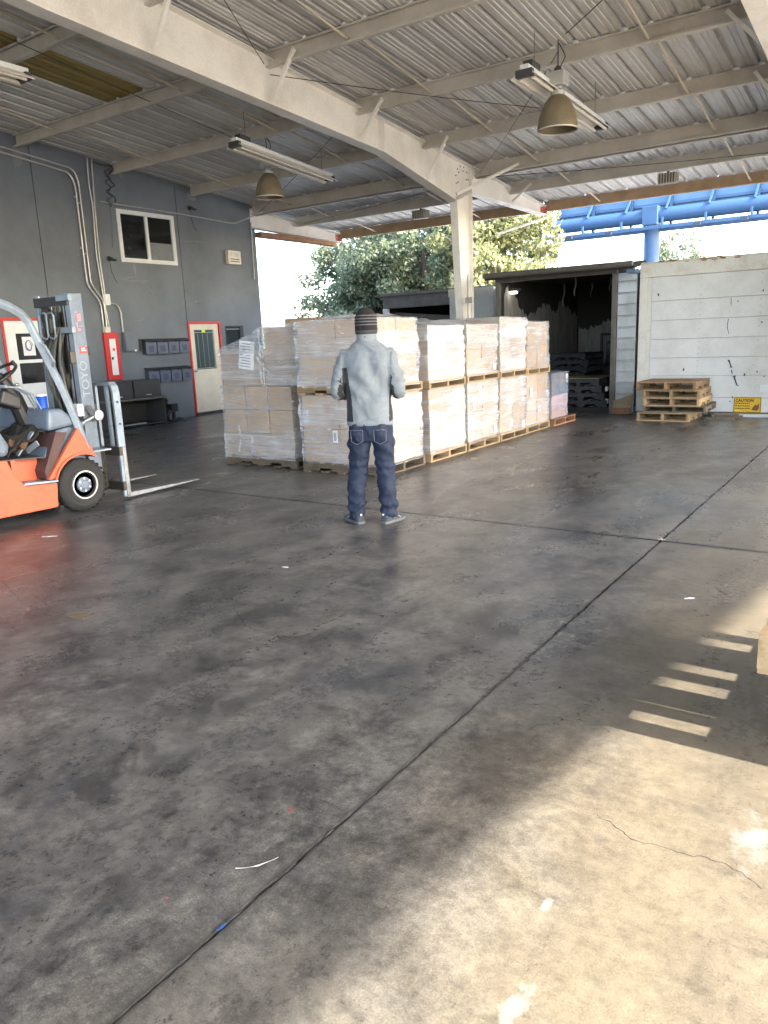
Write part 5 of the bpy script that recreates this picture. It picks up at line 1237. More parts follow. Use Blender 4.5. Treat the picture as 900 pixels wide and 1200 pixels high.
# ------------------------------------------------------------------ pallets at the right edge, casting the barred shadow
NG = 'pallets stacked at the right edge of the yard'
NX = -0.345
pallet('pallet', 'bottom pallet of the stack at the right edge', NG, NX+.42, NX+1.42, 2.80, 3.92, 0.0, .14, 'wood', 'y')
pallet('pallet', 'second pallet of the stack at the right edge', NG, NX+.40, NX+1.40, 2.82, 3.90, .141, .14, 'wood', 'y', rot=R(1))
pallet('pallet', 'pallet jutting out into view at the right edge', NG, NX, NX+1.02, 2.73, 3.92, .332, .142, 'wood', 'y')
b = MB(); b.box(NX+.45, NX+1.35, 2.9, 3.8, .283, .331); tag(b.build('timber_spacer', M['wood_worn']), 'flat timber spacer under the jutting pallet at the right edge', 'timber')

# ------------------------------------------------------------------ litter on the floor
def litter(name, label, x, y, L, w, rot, mat, cat, h=.002, curl=0):
    b = MB(); n = 8; v = []
    for i in range(n+1):
        u = i/n-.5; c = curl*(u*u*4)
        v += [(u*L, -w/2*(1-.5*abs(u)*2)+c, .0015+h*abs(math.sin(u*7))), (u*L, w/2*(1-.4*abs(u)*2)+c, .0015+h*abs(math.sin(u*5+1)))]
    k = len(v); v += [(p[0], p[1], p[2]+.0015) for p in v]
    f = [(2*i, 2*i+2, 2*i+3, 2*i+1) for i in range(n)] + [(k+2*i, k+2*i+1, k+2*i+3, k+2*i+2) for i in range(n)] + [(2*i, k+2*i, k+2*i+2, 2*i+2) for i in range(n)] + [(2*i+1, 2*i+3, k+2*i+3, k+2*i+1) for i in range(n)] + [(0,1,k+1,k), (2*n, k+2*n, k+2*n+1, 2*n+1)]
    b.add(v, f); o = b.build(name, M[mat]); o.location = (x, y, 0); o.rotation_euler = (0, 0, rot); tag(o, label, cat); return o
litter('paper_scrap', 'white paper scrap on the floor below the forklift', -5.876, 3.51, .13, .022, .6, 'paper', 'scrap')
litter('paper_scrap', 'small white scrap left of the middle of the floor', -3.45, 3.75, .05, .02, .2, 'paper', 'scrap')
litter('plastic_strip', 'curved pale plastic strip beside the long joint', -1.47, 1.385, .13, .003, .95, 'conduit', 'strip', .003, .014)
litter('red_petal', 'red scrap on the floor left of the joint', -1.57, 1.645, .018, .009, .3, 'redworn2', 'scrap')
litter('red_speck', 'tiny red speck on the floor in the foreground', -1.60, 1.15, .008, .006, .3, 'redworn2', 'scrap')
litter('blue_scrap', 'blue plastic scrap lying in the long joint', -1.385, 1.155, .032, .010, 1.5, 'fkgrey2', 'scrap')
litter('wood_chip', 'grey flattened cardboard piece on the floor at the left', -3.89, 2.44, .15, .10, .3, 'wood_worn', 'cardboard', .002)
litter('twig', 'thin dark twig on the floor right of the long joint', -.78, 4.55, .12, .006, 2.2, 'bark', 'twig')
litter('paper_scrap', 'white fleck near the sunlit patch', -.92, 4.35, .06, .02, .7, 'paper', 'scrap')
litter('pebble_scrap', 'small pale chip where the two joints cross', -1.385, 5.53, .05, .04, .7, 'tube', 'chip', .012)

# ------------------------------------------------------------------ forklift
def forklift():
    T = thing('forklift', 'orange forklift with blue grey mast and lowered forks parked at the left', 'forklift', (-6.98, 3.4, 0))
    xc, xn, xf = -6.98, -6.52, -7.44
    B = lambda b, n, m, p=T, **k: bbuild(b, n, M[m], p, **k)
    # chassis: side skirts, floor and rear body with the counterweight
    side = [(2.0,.14),(3.5,.10),(4.03,.09),(4.055,.32),(3.74,.345),(3.655,.45),(3.60,.60),(3.3,.63),(2.0,.66)]
    for x0, x1 in ((xn-.05, xn), (xf, xf+.05)):
        b = MB(); b.prism(side, 'x', x0, x1); B(b, 'side_panel', 'orange', bevel=.012)
    b = MB(); b.prism([(3.715,.352),(4.06,.327),(4.06,.345),(3.735,.37)], 'x', xn-.20, xn-.0); B(b, 'step', 'fklight')
    b = MB(); b.prism([(3.66,.35),(3.70,.352),(3.70,.585),(3.66,.585)], 'x', xn-.20, xn-.055); b.prism([(3.66,.352),(4.0,.33),(4.0,.56),(3.66,.585)], 'x', xn-.24, xn-.205); B(b, 'step_well', 'orange')
    b = MB(); b.prism([(3.60,.16),(4.1,.16),(4.1,.30),(4.0,.56),(3.60,.585)], 'x', xf+.055, xn-.245); B(b, 'underbody', 'darkmetal')
    b = MB(); b.prism([(3.60,.587),(4.0,.562),(4.0,.575),(3.60,.60)], 'x', xf+.06, xn-.06); B(b, 'floor_plate', 'darkmetal')
    b = MB(); b.prism([(2.3,.667),(3.64,.625),(3.67,.72),(3.60,.86),(3.5,.95),(2.4,.98)], 'x', xf+.03, xn-.03); B(b, 'engine_hood', 'fkgrey', bevel=.04)
    b = MB(); b.prism([(1.72,.30),(1.85,.16),(2.0,.16),(2.28,.67),(2.36,1.0),(1.95,1.02),(1.74,.85)], 'x', xf-.02, xn+.02); B(b, 'counterweight', 'orange', bevel=.06)
    # front fenders and scuttle
    fend = [(3.965,.36),(4.33,.80),(4.47,.58),(4.47,.545)]
    arch = [(4.32+.31*math.cos(a), .25+.31*math.sin(a)) for a in np.linspace(R(72), R(158), 9)]
    for x0, x1 in ((xn-.04, xn), (xf, xf+.04)):
        b = MB(); b.prism(fend+arch, 'x', x0, x1); f = B(b, 'front_fender', 'orange')
    for x0, x1 in ((xn-.25, xn+.025), (xf-.025, xf+.25)):
        b = MB(); A = list(np.linspace(R(58), R(160), 14)); out = [(4.32+.315*math.cos(a), .25+.315*math.sin(a)) for a in A]; inn = [(4.32+.298*math.cos(a), .25+.298*math.sin(a)) for a in A[::-1]]
        vs = []; n = len(A)
        for i in range(n-1): b.hexa([(x0,)+inn[n-1-i], (x1,)+inn[n-1-i], (x1,)+inn[n-2-i], (x0,)+inn[n-2-i], (x0,)+out[i], (x1,)+out[i], (x1,)+out[i+1], (x0,)+out[i+1]])
        B(b, 'wheel_arch', 'orange', smooth=True)
    b = MB(); b.prism([(3.975,.365),(4.01,.36),(4.24,.77),(4.13,.79),(3.965,.44)], 'x', xf+.06, xn-.041); B(b, 'brown_step_panel', 'brownpanel')
    b = MB(); b.prism([(4.015,.57),(4.15,.79),(4.33,.82),(4.45,.60),(4.45,.40),(4.02,.36)], 'x', xf+.08, xn-.09); B(b, 'scuttle', 'fkgrey', bevel=.02)
    b = MB(); b.prism([(4.05,.80),(4.34,.83),(4.30,.93),(4.21,1.0),(4.08,1.0)], 'x', xf+.04, xn-.035); B(b, 'dashboard', 'fkgrey', bevel=.03)
    # wheels
    for (x, y, r, w, sgn) in ((xn-.07, 4.32, .255, .19, 1), (xf+.07, 4.32, .255, .19, -1), (xn-.10, 2.45, .22, .16, 1), (xf+.10, 2.45, .22, .16, -1)):
        wt = thing('wheel', None, None, (x-T.location.x, y-T.location.y, r)); wt.parent = T
        Mx = Matrix.Rotation(PI/2*sgn, 4, 'Y')
        b = MB(); b.lathe([(r*.56,-w/2),(r*.80,-w/2-.004),(r*.93,-w/2+.015),(r,-w/2+.05),(r,w/2-.05),(r*.93,w/2-.015),(r*.80,w/2+.004),(r*.70,w/2-.003),(r*.68,w/2+.002),(r*.56,w/2-.004),(r*.55,w/2-.03)], 40, Mx)
        for k in range(28):
            a = 2*PI*k/28
            for q in (-1, 1): b.hexa([Mx @ Vector(p) for p in [((r-.004)*math.cos(a),(r-.004)*math.sin(a),q*.012),((r-.004)*math.cos(a+.08),(r-.004)*math.sin(a+.08),q*.012),((r-.004)*math.cos(a+.1+.05),(r-.004)*math.sin(a+.15),q*w*.42),((r-.004)*math.cos(a+.05),(r-.004)*math.sin(a+.05),q*w*.42),((r+.002)*math.cos(a),(r+.002)*math.sin(a),q*.012),((r+.002)*math.cos(a+.08),(r+.002)*math.sin(a+.08),q*.012),((r+.002)*math.cos(a+.15),(r+.002)*math.sin(a+.15),q*w*.42),((r+.002)*math.cos(a+.05),(r+.002)*math.sin(a+.05),q*w*.42)]])
        b.build('tyre', M['blackrub'], wt, True)
        b = MB(); b.lathe([(r*.555,w/2-.03),(r*.555,w/2-.006),(r*.50,w/2+.004),(r*.46,w/2-.004),(r*.43,w/2-.05),(r*.2,w/2-.055),(.0,w/2-.055)], 32, Mx); b.build('rim', M['grease'], wt, True)
        b = MB(); b.lathe([(r*.555,w/2-.008),(r*.54,w/2+.006),(r*.49,w/2+.006),(r*.485,w/2-.004)], 32, Mx, 0, False); b.build('rim_ring', M['steel'], wt, True)
        b = MB(); b.lathe([(r*.30,w/2-.054),(r*.29,w/2-.01),(r*.20,w/2-.004),(r*.16,w/2+.006),(.002,w/2+.010)], 24, Mx); b.build('hub', M['fkgrey'], wt, True)
        for k in range(6):
            a = k*PI/3; b = MB(); b.lathe([(.012,w/2-.012),(.012,w/2+.004),(.004,w/2+.006)], 6, Mx @ Matrix.Translation((r*.235*math.cos(a), r*.235*math.sin(a), 0))); b.build('lug_nut', M['steel'], wt)
    b = MB(); b.tube([(xf+.1,4.32,.25),(xn-.1,4.32,.25)], .07, 12); B(b, 'axle', 'grease', smooth=True)
    # overhead guard
    gp = [(2.35,1.0),(2.42,1.6),(2.50,1.95),(2.62,2.03),(3.2,2.0),(3.55,1.975),(3.76,1.95),(3.86,1.91),(3.94,1.86),(4.0,1.79),(4.104,1.54),(4.26,1.143),(4.435,.58)]
    for x in (xn-.03, xf+.03):
        b = MB(); b.tube([(x, y, z) for y, z in gp], [(.034,.044)]*len(gp), 4); 
        B(b, 'guard_pillar', 'fklight', bevel=.008)
    for y in np.linspace(2.7, 3.75, 7):
        b = MB(); b.box(xf+.05, xn-.05, y-.02, y+.02, 1.975-.03*(y-2.7), 2.0-.03*(y-2.7)); B(b, 'guard_bar', 'fkgrey')
    b = MB(); b.tube([(xn-.0,4.07,1.60),(xn+.045,4.085,1.575),(xn+.05,4.15,1.43),(xn+.0,4.17,1.385)], .011, 8); B(b, 'grab_handle', 'fklight', smooth=True)
    # mast: outer and inner channels, crossbars, cylinders, hoses and chains
    for x, s in ((-6.72, 1), (-7.29, -1)):
        b = MB(); b.box(min(x, x-.012*s), max(x, x-.012*s), 4.55, 4.69, .12, 2.06); o = B(b, 'mast_rail', 'fkgrey', bevel=.003)
        f = MB()
        for ya in (4.55, 4.672): f.box(min(x-.0125*s, x-.07*s), max(x-.0125*s, x-.07*s), ya, ya+.018, .12, 2.06)
        B(f, 'flange', 'fklight', o)
        b = MB(); xi = x-.075*s; b.box(min(xi, xi-.012*s), max(xi, xi-.012*s), 4.57, 4.66, .14, 2.02); b.box(min(xi-.012*s, xi-.05*s), max(xi-.012*s, xi-.05*s), 4.57, 4.585, .14, 2.02); B(b, 'inner_mast_rail', 'grease')
        b = MB(); b.tube([(x-.15*s,4.60,.25),(x-.15*s,4.60,1.25)], .034, 12); b.tube([(x-.15*s,4.60,1.25),(x-.15*s,4.60,1.98)], .022, 12); B(b, 'lift_cylinder', 'steel' if s > 0 else 'grease', smooth=True)
    for z, y in ((2.0, 4.53), (1.52, 4.70), (.30, 4.53), (.95, 4.70)):
        b = MB(); b.box(-7.28, -6.73, y, y+.018, z-.05, z+.04); B(b, 'mast_crossbar', 'darkmetal')
    for z, xa in ((2.02, -6.86), (1.72, -6.84)):
        b = MB(); b.box(xa, -6.655, 4.50, 4.54, z-.03, z+.025); B(b, 'mast_bracket', 'fklight', bevel=.004)
    b = MB(); b.box(-6.76,-6.715,4.49,4.55,1.40,1.52); B(b, 'hinge_lug', 'grease', bevel=.006)
    b = MB(); b.lathe([(.06,-.02),(.085,-.018),(.085,.018),(.06,.02)], 20, Matrix.Translation((-7.12,4.56,1.86)) @ Matrix.Rotation(PI/2,4,'X')); B(b, 'chain_pulley', 'grease', smooth=True)
    b = MB(); b.tube([(-7.03,4.61,.2),(-7.03,4.61,1.5)], .055, 14); b.tube([(-7.03,4.61,1.5),(-7.03,4.61,1.9)], .035, 12); B(b, 'centre_cylinder', 'grease', smooth=True)
    b = MB(); b.box(-7.2,-6.82,4.64,4.66,.5,1.15); b.box(-7.2,-6.82,4.64,4.66,1.3,1.9); B(b, 'rear_plate', 'darkmetal')
    for x in (-6.98, -7.04, -6.90, -7.12):
        b = MB(); b.box(x-.012,x+.012,4.58,4.60,.3,1.95); B(b, 'lift_chain', 'grease')
    for k, (xa, xb, ya) in enumerate(((-7.18,-7.0,4.53),(-7.14,-6.95,4.51),(-6.88,-6.79,4.51),(-7.06,-6.9,4.54),(-7.0,-6.82,4.52),(-6.96,-6.80,4.50),(-6.92,-6.78,4.53),(-7.1,-7.0,4.52))):
        P = [(xa+.02*k,ya,1.75),(xa+.0,ya-.03,1.45),(xa+.06,ya-.05,1.2),(xb,ya-.04,.98),(xb+.0,ya-.02,.75),(xb-.03,ya,.5)]
        Q = []
        for i in range(len(P)-1):
            for u in range(4):
                p0, p1, p2, p3 = [Vector(P[max(0,min(len(P)-1,i+d))]) for d in (-1,0,1,2)]; tt = u/4
                Q.append(.5*((2*p1)+(-p0+p2)*tt+(2*p0-5*p1+4*p2-p3)*tt*tt+(-p0+3*p1-3*p2+p3)*tt**3))
        b = MB(); b.tube(Q, .011, 7); B(b, 'hydraulic_hose', 'hose', smooth=True)
    for x, y in ((-6.93, 4.46), (-7.02, 4.44)):
        q = [(x-.05,y,1.88),(x+.04,y,1.89),(x+.065,y,1.86),(x+.06,y,1.66),(x+.03,y,1.64),(x-.05,y,1.66),(x-.055,y,1.72)]
        b = MB(); b.tube(q, .009, 6, closed=True); B(b, 'lamp_cage', 'fklight', smooth=True)
    b = MB(); b.box(-7.02,-6.92,4.45,4.5,1.69,1.84); B(b, 'work_lamp', 'darkmetal', bevel=.012)
    # tilt cylinder, bumper bracket and headlamp
    b = MB(); b.tube([(-6.66,4.20,.74),(-6.66,4.47,.82)], .04, 12); b.build
    B(b, 'tilt_cylinder', 'fkgrey', smooth=True)
    b = MB(); b.tube([(-6.66,4.47,.82),(-6.66,4.62,.875)], .018, 10); r = B(b, 'tilt_rod', 'steel', smooth=True)
    b = MB(); b.lathe([(.05,-.04),(.055,-.03),(.055,.03),(.05,.04),(.02,.045),(.02,.06),(.0,.06)], 16, Matrix.Translation((-6.66,4.66,.885)) @ Matrix.Rotation(PI/2,4,'Y')); b.bar((-6.66,4.63,.9),(-6.72,4.60,.98),.05,.04); B(b, 'tilt_pivot', 'steel', r, smooth=True)
    b = MB(); b.box(-6.70,-6.58,4.40,4.47,.90,1.02); h = B(b, 'headlight', 'whiteplastic', bevel=.012)
    b = MB(); b.tube([(-6.64,4.43,.90),(-6.63,4.40,.84),(-6.66,4.36,.78)], .008, 6); B(b, 'headlight_wire', 'hose', h)
    b = MB(); b.box(-6.75,-6.52,4.47,4.68,.545,.56); B(b, 'bracket_plate', 'fklight')
    # carriage, load backrest and forks
    for z in (.10, .46):
        b = MB(); b.box(-7.46,-6.56,4.80,4.84,z,z+.09); B(b, 'carriage_plate', 'grease')
    b = MB(); b.box(-7.2,-6.8,4.72,4.798,.12,.55); B(b, 'carriage_frame', 'grease')
    def flat(pts, name, mat, w=.075, th=.022, p=T):
        b = MB()
        for a, c in zip(pts[:-1], pts[1:]): b.bar(a, c, w, th, (0,1,0) if abs(a[0]-c[0]) > .02 else (1,0,0))
        return B(b, name, mat, p, bevel=.003)
    up = .03
    for x, s in ((-6.585, 1), (-7.435, -1)):
        b = MB()
        b.box(min(x, x-.03*s), max(x, x-.03*s), 4.82, 4.90, .03, 1.10)
        b.bar((x-.015*s,4.86,1.095),(x-.03*s,4.86,1.16),.03,.08,(0,1,0)); b.bar((x-.028*s,4.86,1.155),(x-.075*s,4.86,1.19),.03,.08,(0,1,0)); 
        o = B(b, 'backrest_upright', 'fklight', bevel=.004)
        for z in (.07,.40,.78,1.0):
            k = MB(); k.lathe([(.012,0),(.012,.006),(.005,.009)], 8, Matrix.Translation((x if s > 0 else x,4.86,z)) @ Matrix.Rotation(PI/2*s,4,'Y')); B(k, 'bolt', 'grease', o)
    b = MB(); b.box(-7.37,-6.65,4.82,4.90,1.165,1.20); B(b, 'backrest_top', 'fklight', bevel=.004)
    for x in (-6.72, -6.90, -7.10, -7.30):
        b = MB(); b.box(x-.016, x+.016, 4.83, 4.86, .45, 1.164); B(b, 'backrest_bar', 'fklight')
    for x in (-6.63, -7.39):
        b = MB(); b.prism([(4.85,.02),(5.1,.02),(5.84,.035),(5.845,.043),(5.1,.062),(4.895,.066),(4.89,.55),(4.85,.55)], 'x', x-.055, x+.055); B(b, 'fork', 'forksteel', bevel=.004)
    # cab: seat, steering wheel, column, levers, blue cup
    b = MB(); b.prism([(3.0,.99),(3.48,.97),(3.5,1.05),(3.45,1.1),(3.05,1.1)], 'x', -7.22, -6.74); B(b, 'seat', 'black', bevel=.04)
    b = MB(); b.prism([(2.9,1.05),(3.03,1.1),(2.95,1.55),(2.85,1.55)], 'x', -7.2, -6.76); B(b, 'backrest', 'black', bevel=.04)
    c = Vector((-6.98,3.90,1.33)); ax = Vector((0,-.55,.83)).normalized(); u = Vector((1,0,0)); v = ax.cross(u)
    sw = MB(); sw.tube([c+(u*math.cos(a)+v*math.sin(a))*.175 for a in np.linspace(0,2*PI,29)[:-1]], .015, 8, closed=True); so_ = B(sw, 'steering_wheel', 'black', smooth=True)
    sp = MB()
    for a in (0.4, 2.7, 4.7): sp.tube([c-ax*.02, c+(u*math.cos(a)+v*math.sin(a))*.172], .012, 6)
    sp.ball(c-ax*.01, .035, 10); sp.tube([c+u*.12+v*.13+ax*.01, c+u*.12+v*.13+ax*.06], .018, 8); B(sp, 'spoke', 'black', so_, smooth=True)
    b = MB(); b.tube([c-ax*.03, (-6.98,4.02,1.10), (-6.98,4.10,.85)], [.05,.075,.08], 10); B(b, 'steering_column', 'black', smooth=True)
    b = MB(); b.hexa([(-7.1,3.80,1.08),(-6.85,3.80,1.08),(-6.85,4.0,1.0),(-7.1,4.0,1.0),(-7.1,3.85,1.2),(-6.85,3.85,1.2),(-6.85,4.02,1.12),(-7.1,4.02,1.12)]); B(b, 'instrument_panel', 'darkmetal', bevel=.02)
    for k in range(3):
        b = MB(); b.tube([(-6.80+.05*k,4.10,1.0),(-6.80+.05*k,4.04,1.14),(-6.82+.05*k,3.93,1.21),(-6.84+.05*k,3.82,1.23)], .008, 6); b.ball((-6.84+.05*k,3.81,1.23), .02, 8); B(b, 'lever', 'fklight', smooth=True)
    b = MB(); b.bar((-6.70,3.80,.605),(-6.70,3.98,.80),.05,.012); b.bar((-6.78,3.95,.62),(-6.64,3.98,.70),.02,.05); B(b, 'pedal', 'fklight')
    # lettering and worn stickers on the mast rail
    text('lettering', 'TOYO', .115, M['fkletter'], T, (-6.7185+6.98, 4.62-3.4, 1.245), (PI/2, -PI/2, PI/2), .0005, 'CENTER', 1.1)
    b = MB(); b.box(-6.719,-6.7165,4.60,4.685,1.49,1.56); s = B(b, 'red_sticker', 'redink')
    b = MB(); b.box(-6.7163,-6.7155,4.615,4.67,1.515,1.525); b.box(-6.7163,-6.7155,4.615,4.655,1.535,1.545); B(b, 'sticker_print', 'paper', s)
    b = MB()
    for a in [(1.74,1.79,4.60,4.612),(1.80,1.87,4.61,4.655),(1.71,1.73,4.605,4.64),(1.75,1.755,4.62,4.66),(1.88,1.89,4.60,4.63)]: b.box(-6.719,-6.717,a[2],a[3],a[0],a[1])
    B(b, 'red_marking', 'redworn')
M['forksteel'] = worn('scuffed_fork_steel', (.30,.31,.33), (.10,.09,.085), rough=.42, metal=.6, scale=9, amount=.8)
M['fkletter'] = plain('faded_letter_grey', (.26,.30,.35), .5); M['redworn'] = worn('worn_red_ink', (.55,.16,.18), (.4,.42,.46), scale=40, amount=1)
forklift()
def cup():
    t = thing('blue_cup', 'bright blue cup standing on the forklift dashboard', 'cup', (-6.74, 4.14, 1.002))
    b = MB(); b.lathe([(.040,0),(.047,.005),(.050,.11),(.052,.115)], 20); b.build('cup', M['bluecup'], t, True)
    b = MB(); b.lathe([(.052,.1155),(.048,.132),(.03,.136),(.001,.137)], 20); b.build('lid', M['whiteplastic'], t, True)
cup()
def jacket():
    b = MB(); n, m_ = 40, 24; v = []
    for i in range(n+1):
        for j in range(m_+1):
            u, w = i/n, j/m_
            x = -7.28+.66*u; y = 3.66+.40*w
            z = .61+.24*(w**.6)*(.55+.45*math.sin(PI*(.15+.7*u))) + .06*noise.noise(Vector((u*5, w*4, 1))) + .035*abs(noise.noise(Vector((u*11+w*6, w*9, 5))))
            v.append((x, y, z))
    f = [(i*(m_+1)+j, (i+1)*(m_+1)+j, (i+1)*(m_+1)+j+1, i*(m_+1)+j+1) for i in range(n) for j in range(m_)]
    b.add(v, f); o = b.build('jacket', worn('black_cloth', (.018,.017,.016), (.05,.045,.04), rough=.9, scale=12), None, True, angle=80); tag(o, 'crumpled black jacket in the forklift footwell', 'jacket')
    s = o.modifiers.new('thick', 'SOLIDIFY'); s.thickness = .012
    b = MB(); P = [(-6.72+.05*math.sin(k), 3.72+.02*k, .70+.03*math.sin(k*1.7)) for k in range(10)]; b.tube(P, [.03+.01*math.sin(k*2) for k in range(10)], 10)
    tag(b.build('work_glove', worn('brown_leather', (.10,.055,.03), (.05,.03,.02), rough=.8, scale=15), None, True), 'brown rolled cloth beside the black jacket in the forklift', 'cloth')
jacket()

# ------------------------------------------------------------------ the person, seen from behind
def remesh(mb, name, mats, voxel, smooth=4, parent=None, fn=None, matfn=None, sub=0):
    me = mb.mesh(name+'_src', mats if isinstance(mats, (list, tuple)) else [mats]); o = bpy.data.objects.new('tmp', me); COL.objects.link(o)
    r = o.modifiers.new('r', 'REMESH'); r.mode = 'VOXEL'; r.voxel_size = voxel
    if smooth: s = o.modifiers.new('s', 'SMOOTH'); s.iterations = smooth; s.factor = .5
    dg = bpy.context.evaluated_depsgraph_get(); m2 = bpy.data.meshes.new_from_object(o.evaluated_get(dg), depsgraph=dg)
    bpy.data.objects.remove(o); m2.name = name
    m2.materials.clear()
    for m in (mats if isinstance(mats, (list, tuple)) else [mats]): m2.materials.append(m)
    if fn:
        nn = [vv.normal.copy() for vv in m2.vertices]
        for vv, n_ in zip(m2.vertices, nn): vv.co = vv.co + n_*fn(vv.co, n_)
        m2.update()
    m2.polygons.foreach_set('use_smooth', [True]*len(m2.polygons))
    if matfn: m2.polygons.foreach_set('material_index', [matfn(p.center, p.normal) for p in m2.polygons])
    m2.update(); return inst(name, m2, parent)
def fabric(name, a, b_, sc=160, rough=.85, bumps=.25, big=3, sheen=.12):
    m = NT(name); g = m.noise(sc, 3, .7); w = m.noise(big, 4, .6)
    c = m.mix(m.ramp(g, [(.3, 0.0), (.7, 1.0)]), a, b_); c = m.mix(.3, c, m.ramp(w, [(.3, (.75,.75,.75,1)), (.7, (1.2,1.2,1.2,1))]), 'MULTIPLY')
    m.set(Base_Color=c, Roughness=rough); m.bump(g, bumps, .002)
    try: m.p.inputs['Sheen Weight'].default_value = sheen
    except Exception: pass
    return m.mat
def person():
    T = thing('person', 'person in a pale grey sweater, dark jeans and striped beanie facing the stacks', 'person', (-3.633, 5.096, 0), R(27))
    def limb(b, pts, rs, n=14):
        P = []; RR = []
        for i in range(len(pts)-1):
            for u in range(5):
                p0, p1, p2, p3 = [Vector(pts[max(0,min(len(pts)-1,i+d))]) for d in (-1,0,1,2)]; t = u/5
                P.append(.5*((2*p1)+(-p0+p2)*t+(2*p0-5*p1+4*p2-p3)*t*t+(-p0+3*p1-3*p2+p3)*t**3)); RR.append(rs[i]+(rs[i+1]-rs[i])*t)
        P.append(Vector(pts[-1])); RR.append(rs[-1]); b.tube(P, RR, n); b.ball(P[0], RR[0], 10); b.ball(P[-1], RR[-1], 10)
    arms = {s: [(s*.165,-.008,1.375),(s*.220,-.03,1.25),(s*.252,-.05,1.11),(s*.225,.09,1.085),(s*.15,.235,1.13)] for s in (1,-1)}
    legs = {-1: [(-.085,0,.86),(-.10,.0,.68),(-.118,.015,.46),(-.138,-.01,.30),(-.150,-.01,.10)], 1: [(.085,0,.86),(.10,.005,.68),(.108,.02,.46),(.118,.0,.30),(.130,-.005,.10)]}
    # body: head, neck, trunk, arms, hands, legs in one surface
    b = MB()
    b.ball((0,.015,1.635), (.072,.092,.108), 20); b.ball((0,.06,1.585), (.052,.05,.055), 14)   # skull, jaw
    b.ball((0,.108,1.622), (.012,.016,.018), 8); b.tube([(0,.100,1.655),(0,.112,1.625)], [.008,.012], 8)             # nose
    for s in (1,-1): b.ball((s*.076,.01,1.625), (.010,.02,.032), 10)                                               # ears
    b.ball((0,.098,1.583), (.022,.010,.007), 8); b.ball((0,.098,1.570), (.019,.010,.007), 8)                         # lips
    for s in (1,-1): b.ball((s*.03,.085,1.648), (.016,.012,.011), 10)                                               # eyes
    b.tube([(0,-.01,1.44),(0,.005,1.60)], [.06,.055], 14)
    b.rings([(0,0,.84,.15,.10),(0,0,.95,.15,.10),(0,0,1.1,.145,.10),(0,0,1.28,.165,.105),(0,-.005,1.40,.16,.09),(0,-.005,1.46,.08,.06)], 20)
    for s in (1,-1):
        limb(b, arms[s], [.05,.045,.036,.034,.025]); limb(b, [p for p in legs[s]], [.075,.068,.05,.045,.035])
        b.tube([(legs[s][-1][0],0,.10),(legs[s][-1][0]+s*.02,.02,.05),(legs[s][-1][0]+s*.05,.13,.035)], [.035,.04,.03], 10)
        # hand: palm, four bent fingers and thumb, held in front of the belly
        w = Vector(arms[s][-1]); d = Vector((-s*.62,.75,.10)).normalized(); side = Vector((0,0,1)); nrm = d.cross(side).normalized()*s
        side = d.cross(nrm).normalized()
        if side.z < 0: side = -side
        b.bar(w-d*.02, w+d*.085, .026, .078, side); b.ball(w+d*.03, .034, 10)
        for k, (o_, L) in enumerate(((.032,.070),(.011,.080),(-.011,.075),(-.031,.058))):
            p0 = w+d*.075+side*o_; p1 = p0+d*L*.5+nrm*.008; p2 = p1+d*L*.32+nrm*.02; p3 = p2+d*L*.15+nrm*.022
            b.tube([p0,p1,p2,p3], [.0095,.009,.008,.0065], 8); b.ball(p3, .0065, 8)
        t0 = w+d*.02+side*.036; t1 = t0+d*.035+side*.028+nrm*.01; t2 = t1+d*.032+nrm*.012
        b.tube([t0,t1,t2], [.013,.0105,.008], 8); b.ball(t2, .008, 8)
    skin = worn('skin', (.20,.115,.075), (.14,.08,.05), rough=.5, scale=9, amount=.4, bump=.05)
    remesh(b, 'body', skin, .006, 3, T)
    for s in (1,-1):
        e = MB(); e.ball((s*.03,.0955,1.648), (.011,.006,.0075), 10); e.build('eye', M['whiteplastic'], T, True)
    # sweater
    b = MB()
    b.rings([(0,.0,.835,.182,.118),(0,0,.86,.190,.126),(0,0,.95,.186,.128),(0,0,1.06,.182,.124),(0,-.004,1.18,.192,.126),(0,-.008,1.30,.205,.126),(0,-.01,1.37,.212,.112),(0,-.008,1.42,.188,.098),(0,-.004,1.465,.135,.082),(0,-.002,1.50,.085,.072)], 28, power=2.3)
    b.rings([(0,-.004,1.44,.10,.078),(0,.0,1.48,.088,.080),(0,.004,1.51,.082,.082),(0,.010,1.55,.083,.085),(0,.011,1.566,.081,.083)], 24)
    for s in (1,-1): limb(b, arms[s], [.072,.063,.053,.051,.043], 16)
    def fold(c, n):
        x, y, z = c; a = 0.0
        if abs(x) < .2 and z < 1.42:
            k = max(0, 1-abs(z-1.02)/.26)
            a += .017*math.sin((z-x*.9)*34+2.2*noise.noise(Vector((x*4, 1, z*4))))*k*(.5+.5*math.tanh((x+.05)*9))
            a += .012*math.sin((z+x*1.3)*27+2.5*noise.noise(Vector((x*4, 5, z*4))))*max(0, 1-abs(z-1.2)/.2)
            a += .016*noise.noise(Vector((x*9+z*3, y*2, z*2.2-x*3)))
            q1 = 1-abs(noise.noise(Vector((x*5+z*6, y*2, z*7-x*5+3))))*2.4; a += .007*max(0, q1)**2*(1 if z < 1.35 else .3)
            q2 = 1-abs(noise.noise(Vector((x*8-z*5, y*2+5, z*5+x*6))))*2.6; a += .004*max(0, q2)**2
        else: a += .009*max(0, 1-abs(noise.noise(Vector((x*6, y*7, z*15+x*8))))*2.6)**2 + .012*noise.noise(Vector((x*9, y*9, z*17)))+.006*noise.noise(Vector((x*14, y*14, z*34)))
        a += .0015*noise.noise(Vector((x*30, y*30, z*30)))
        return a*(1-.7*abs(n.x)) if abs(x) < .2 else a
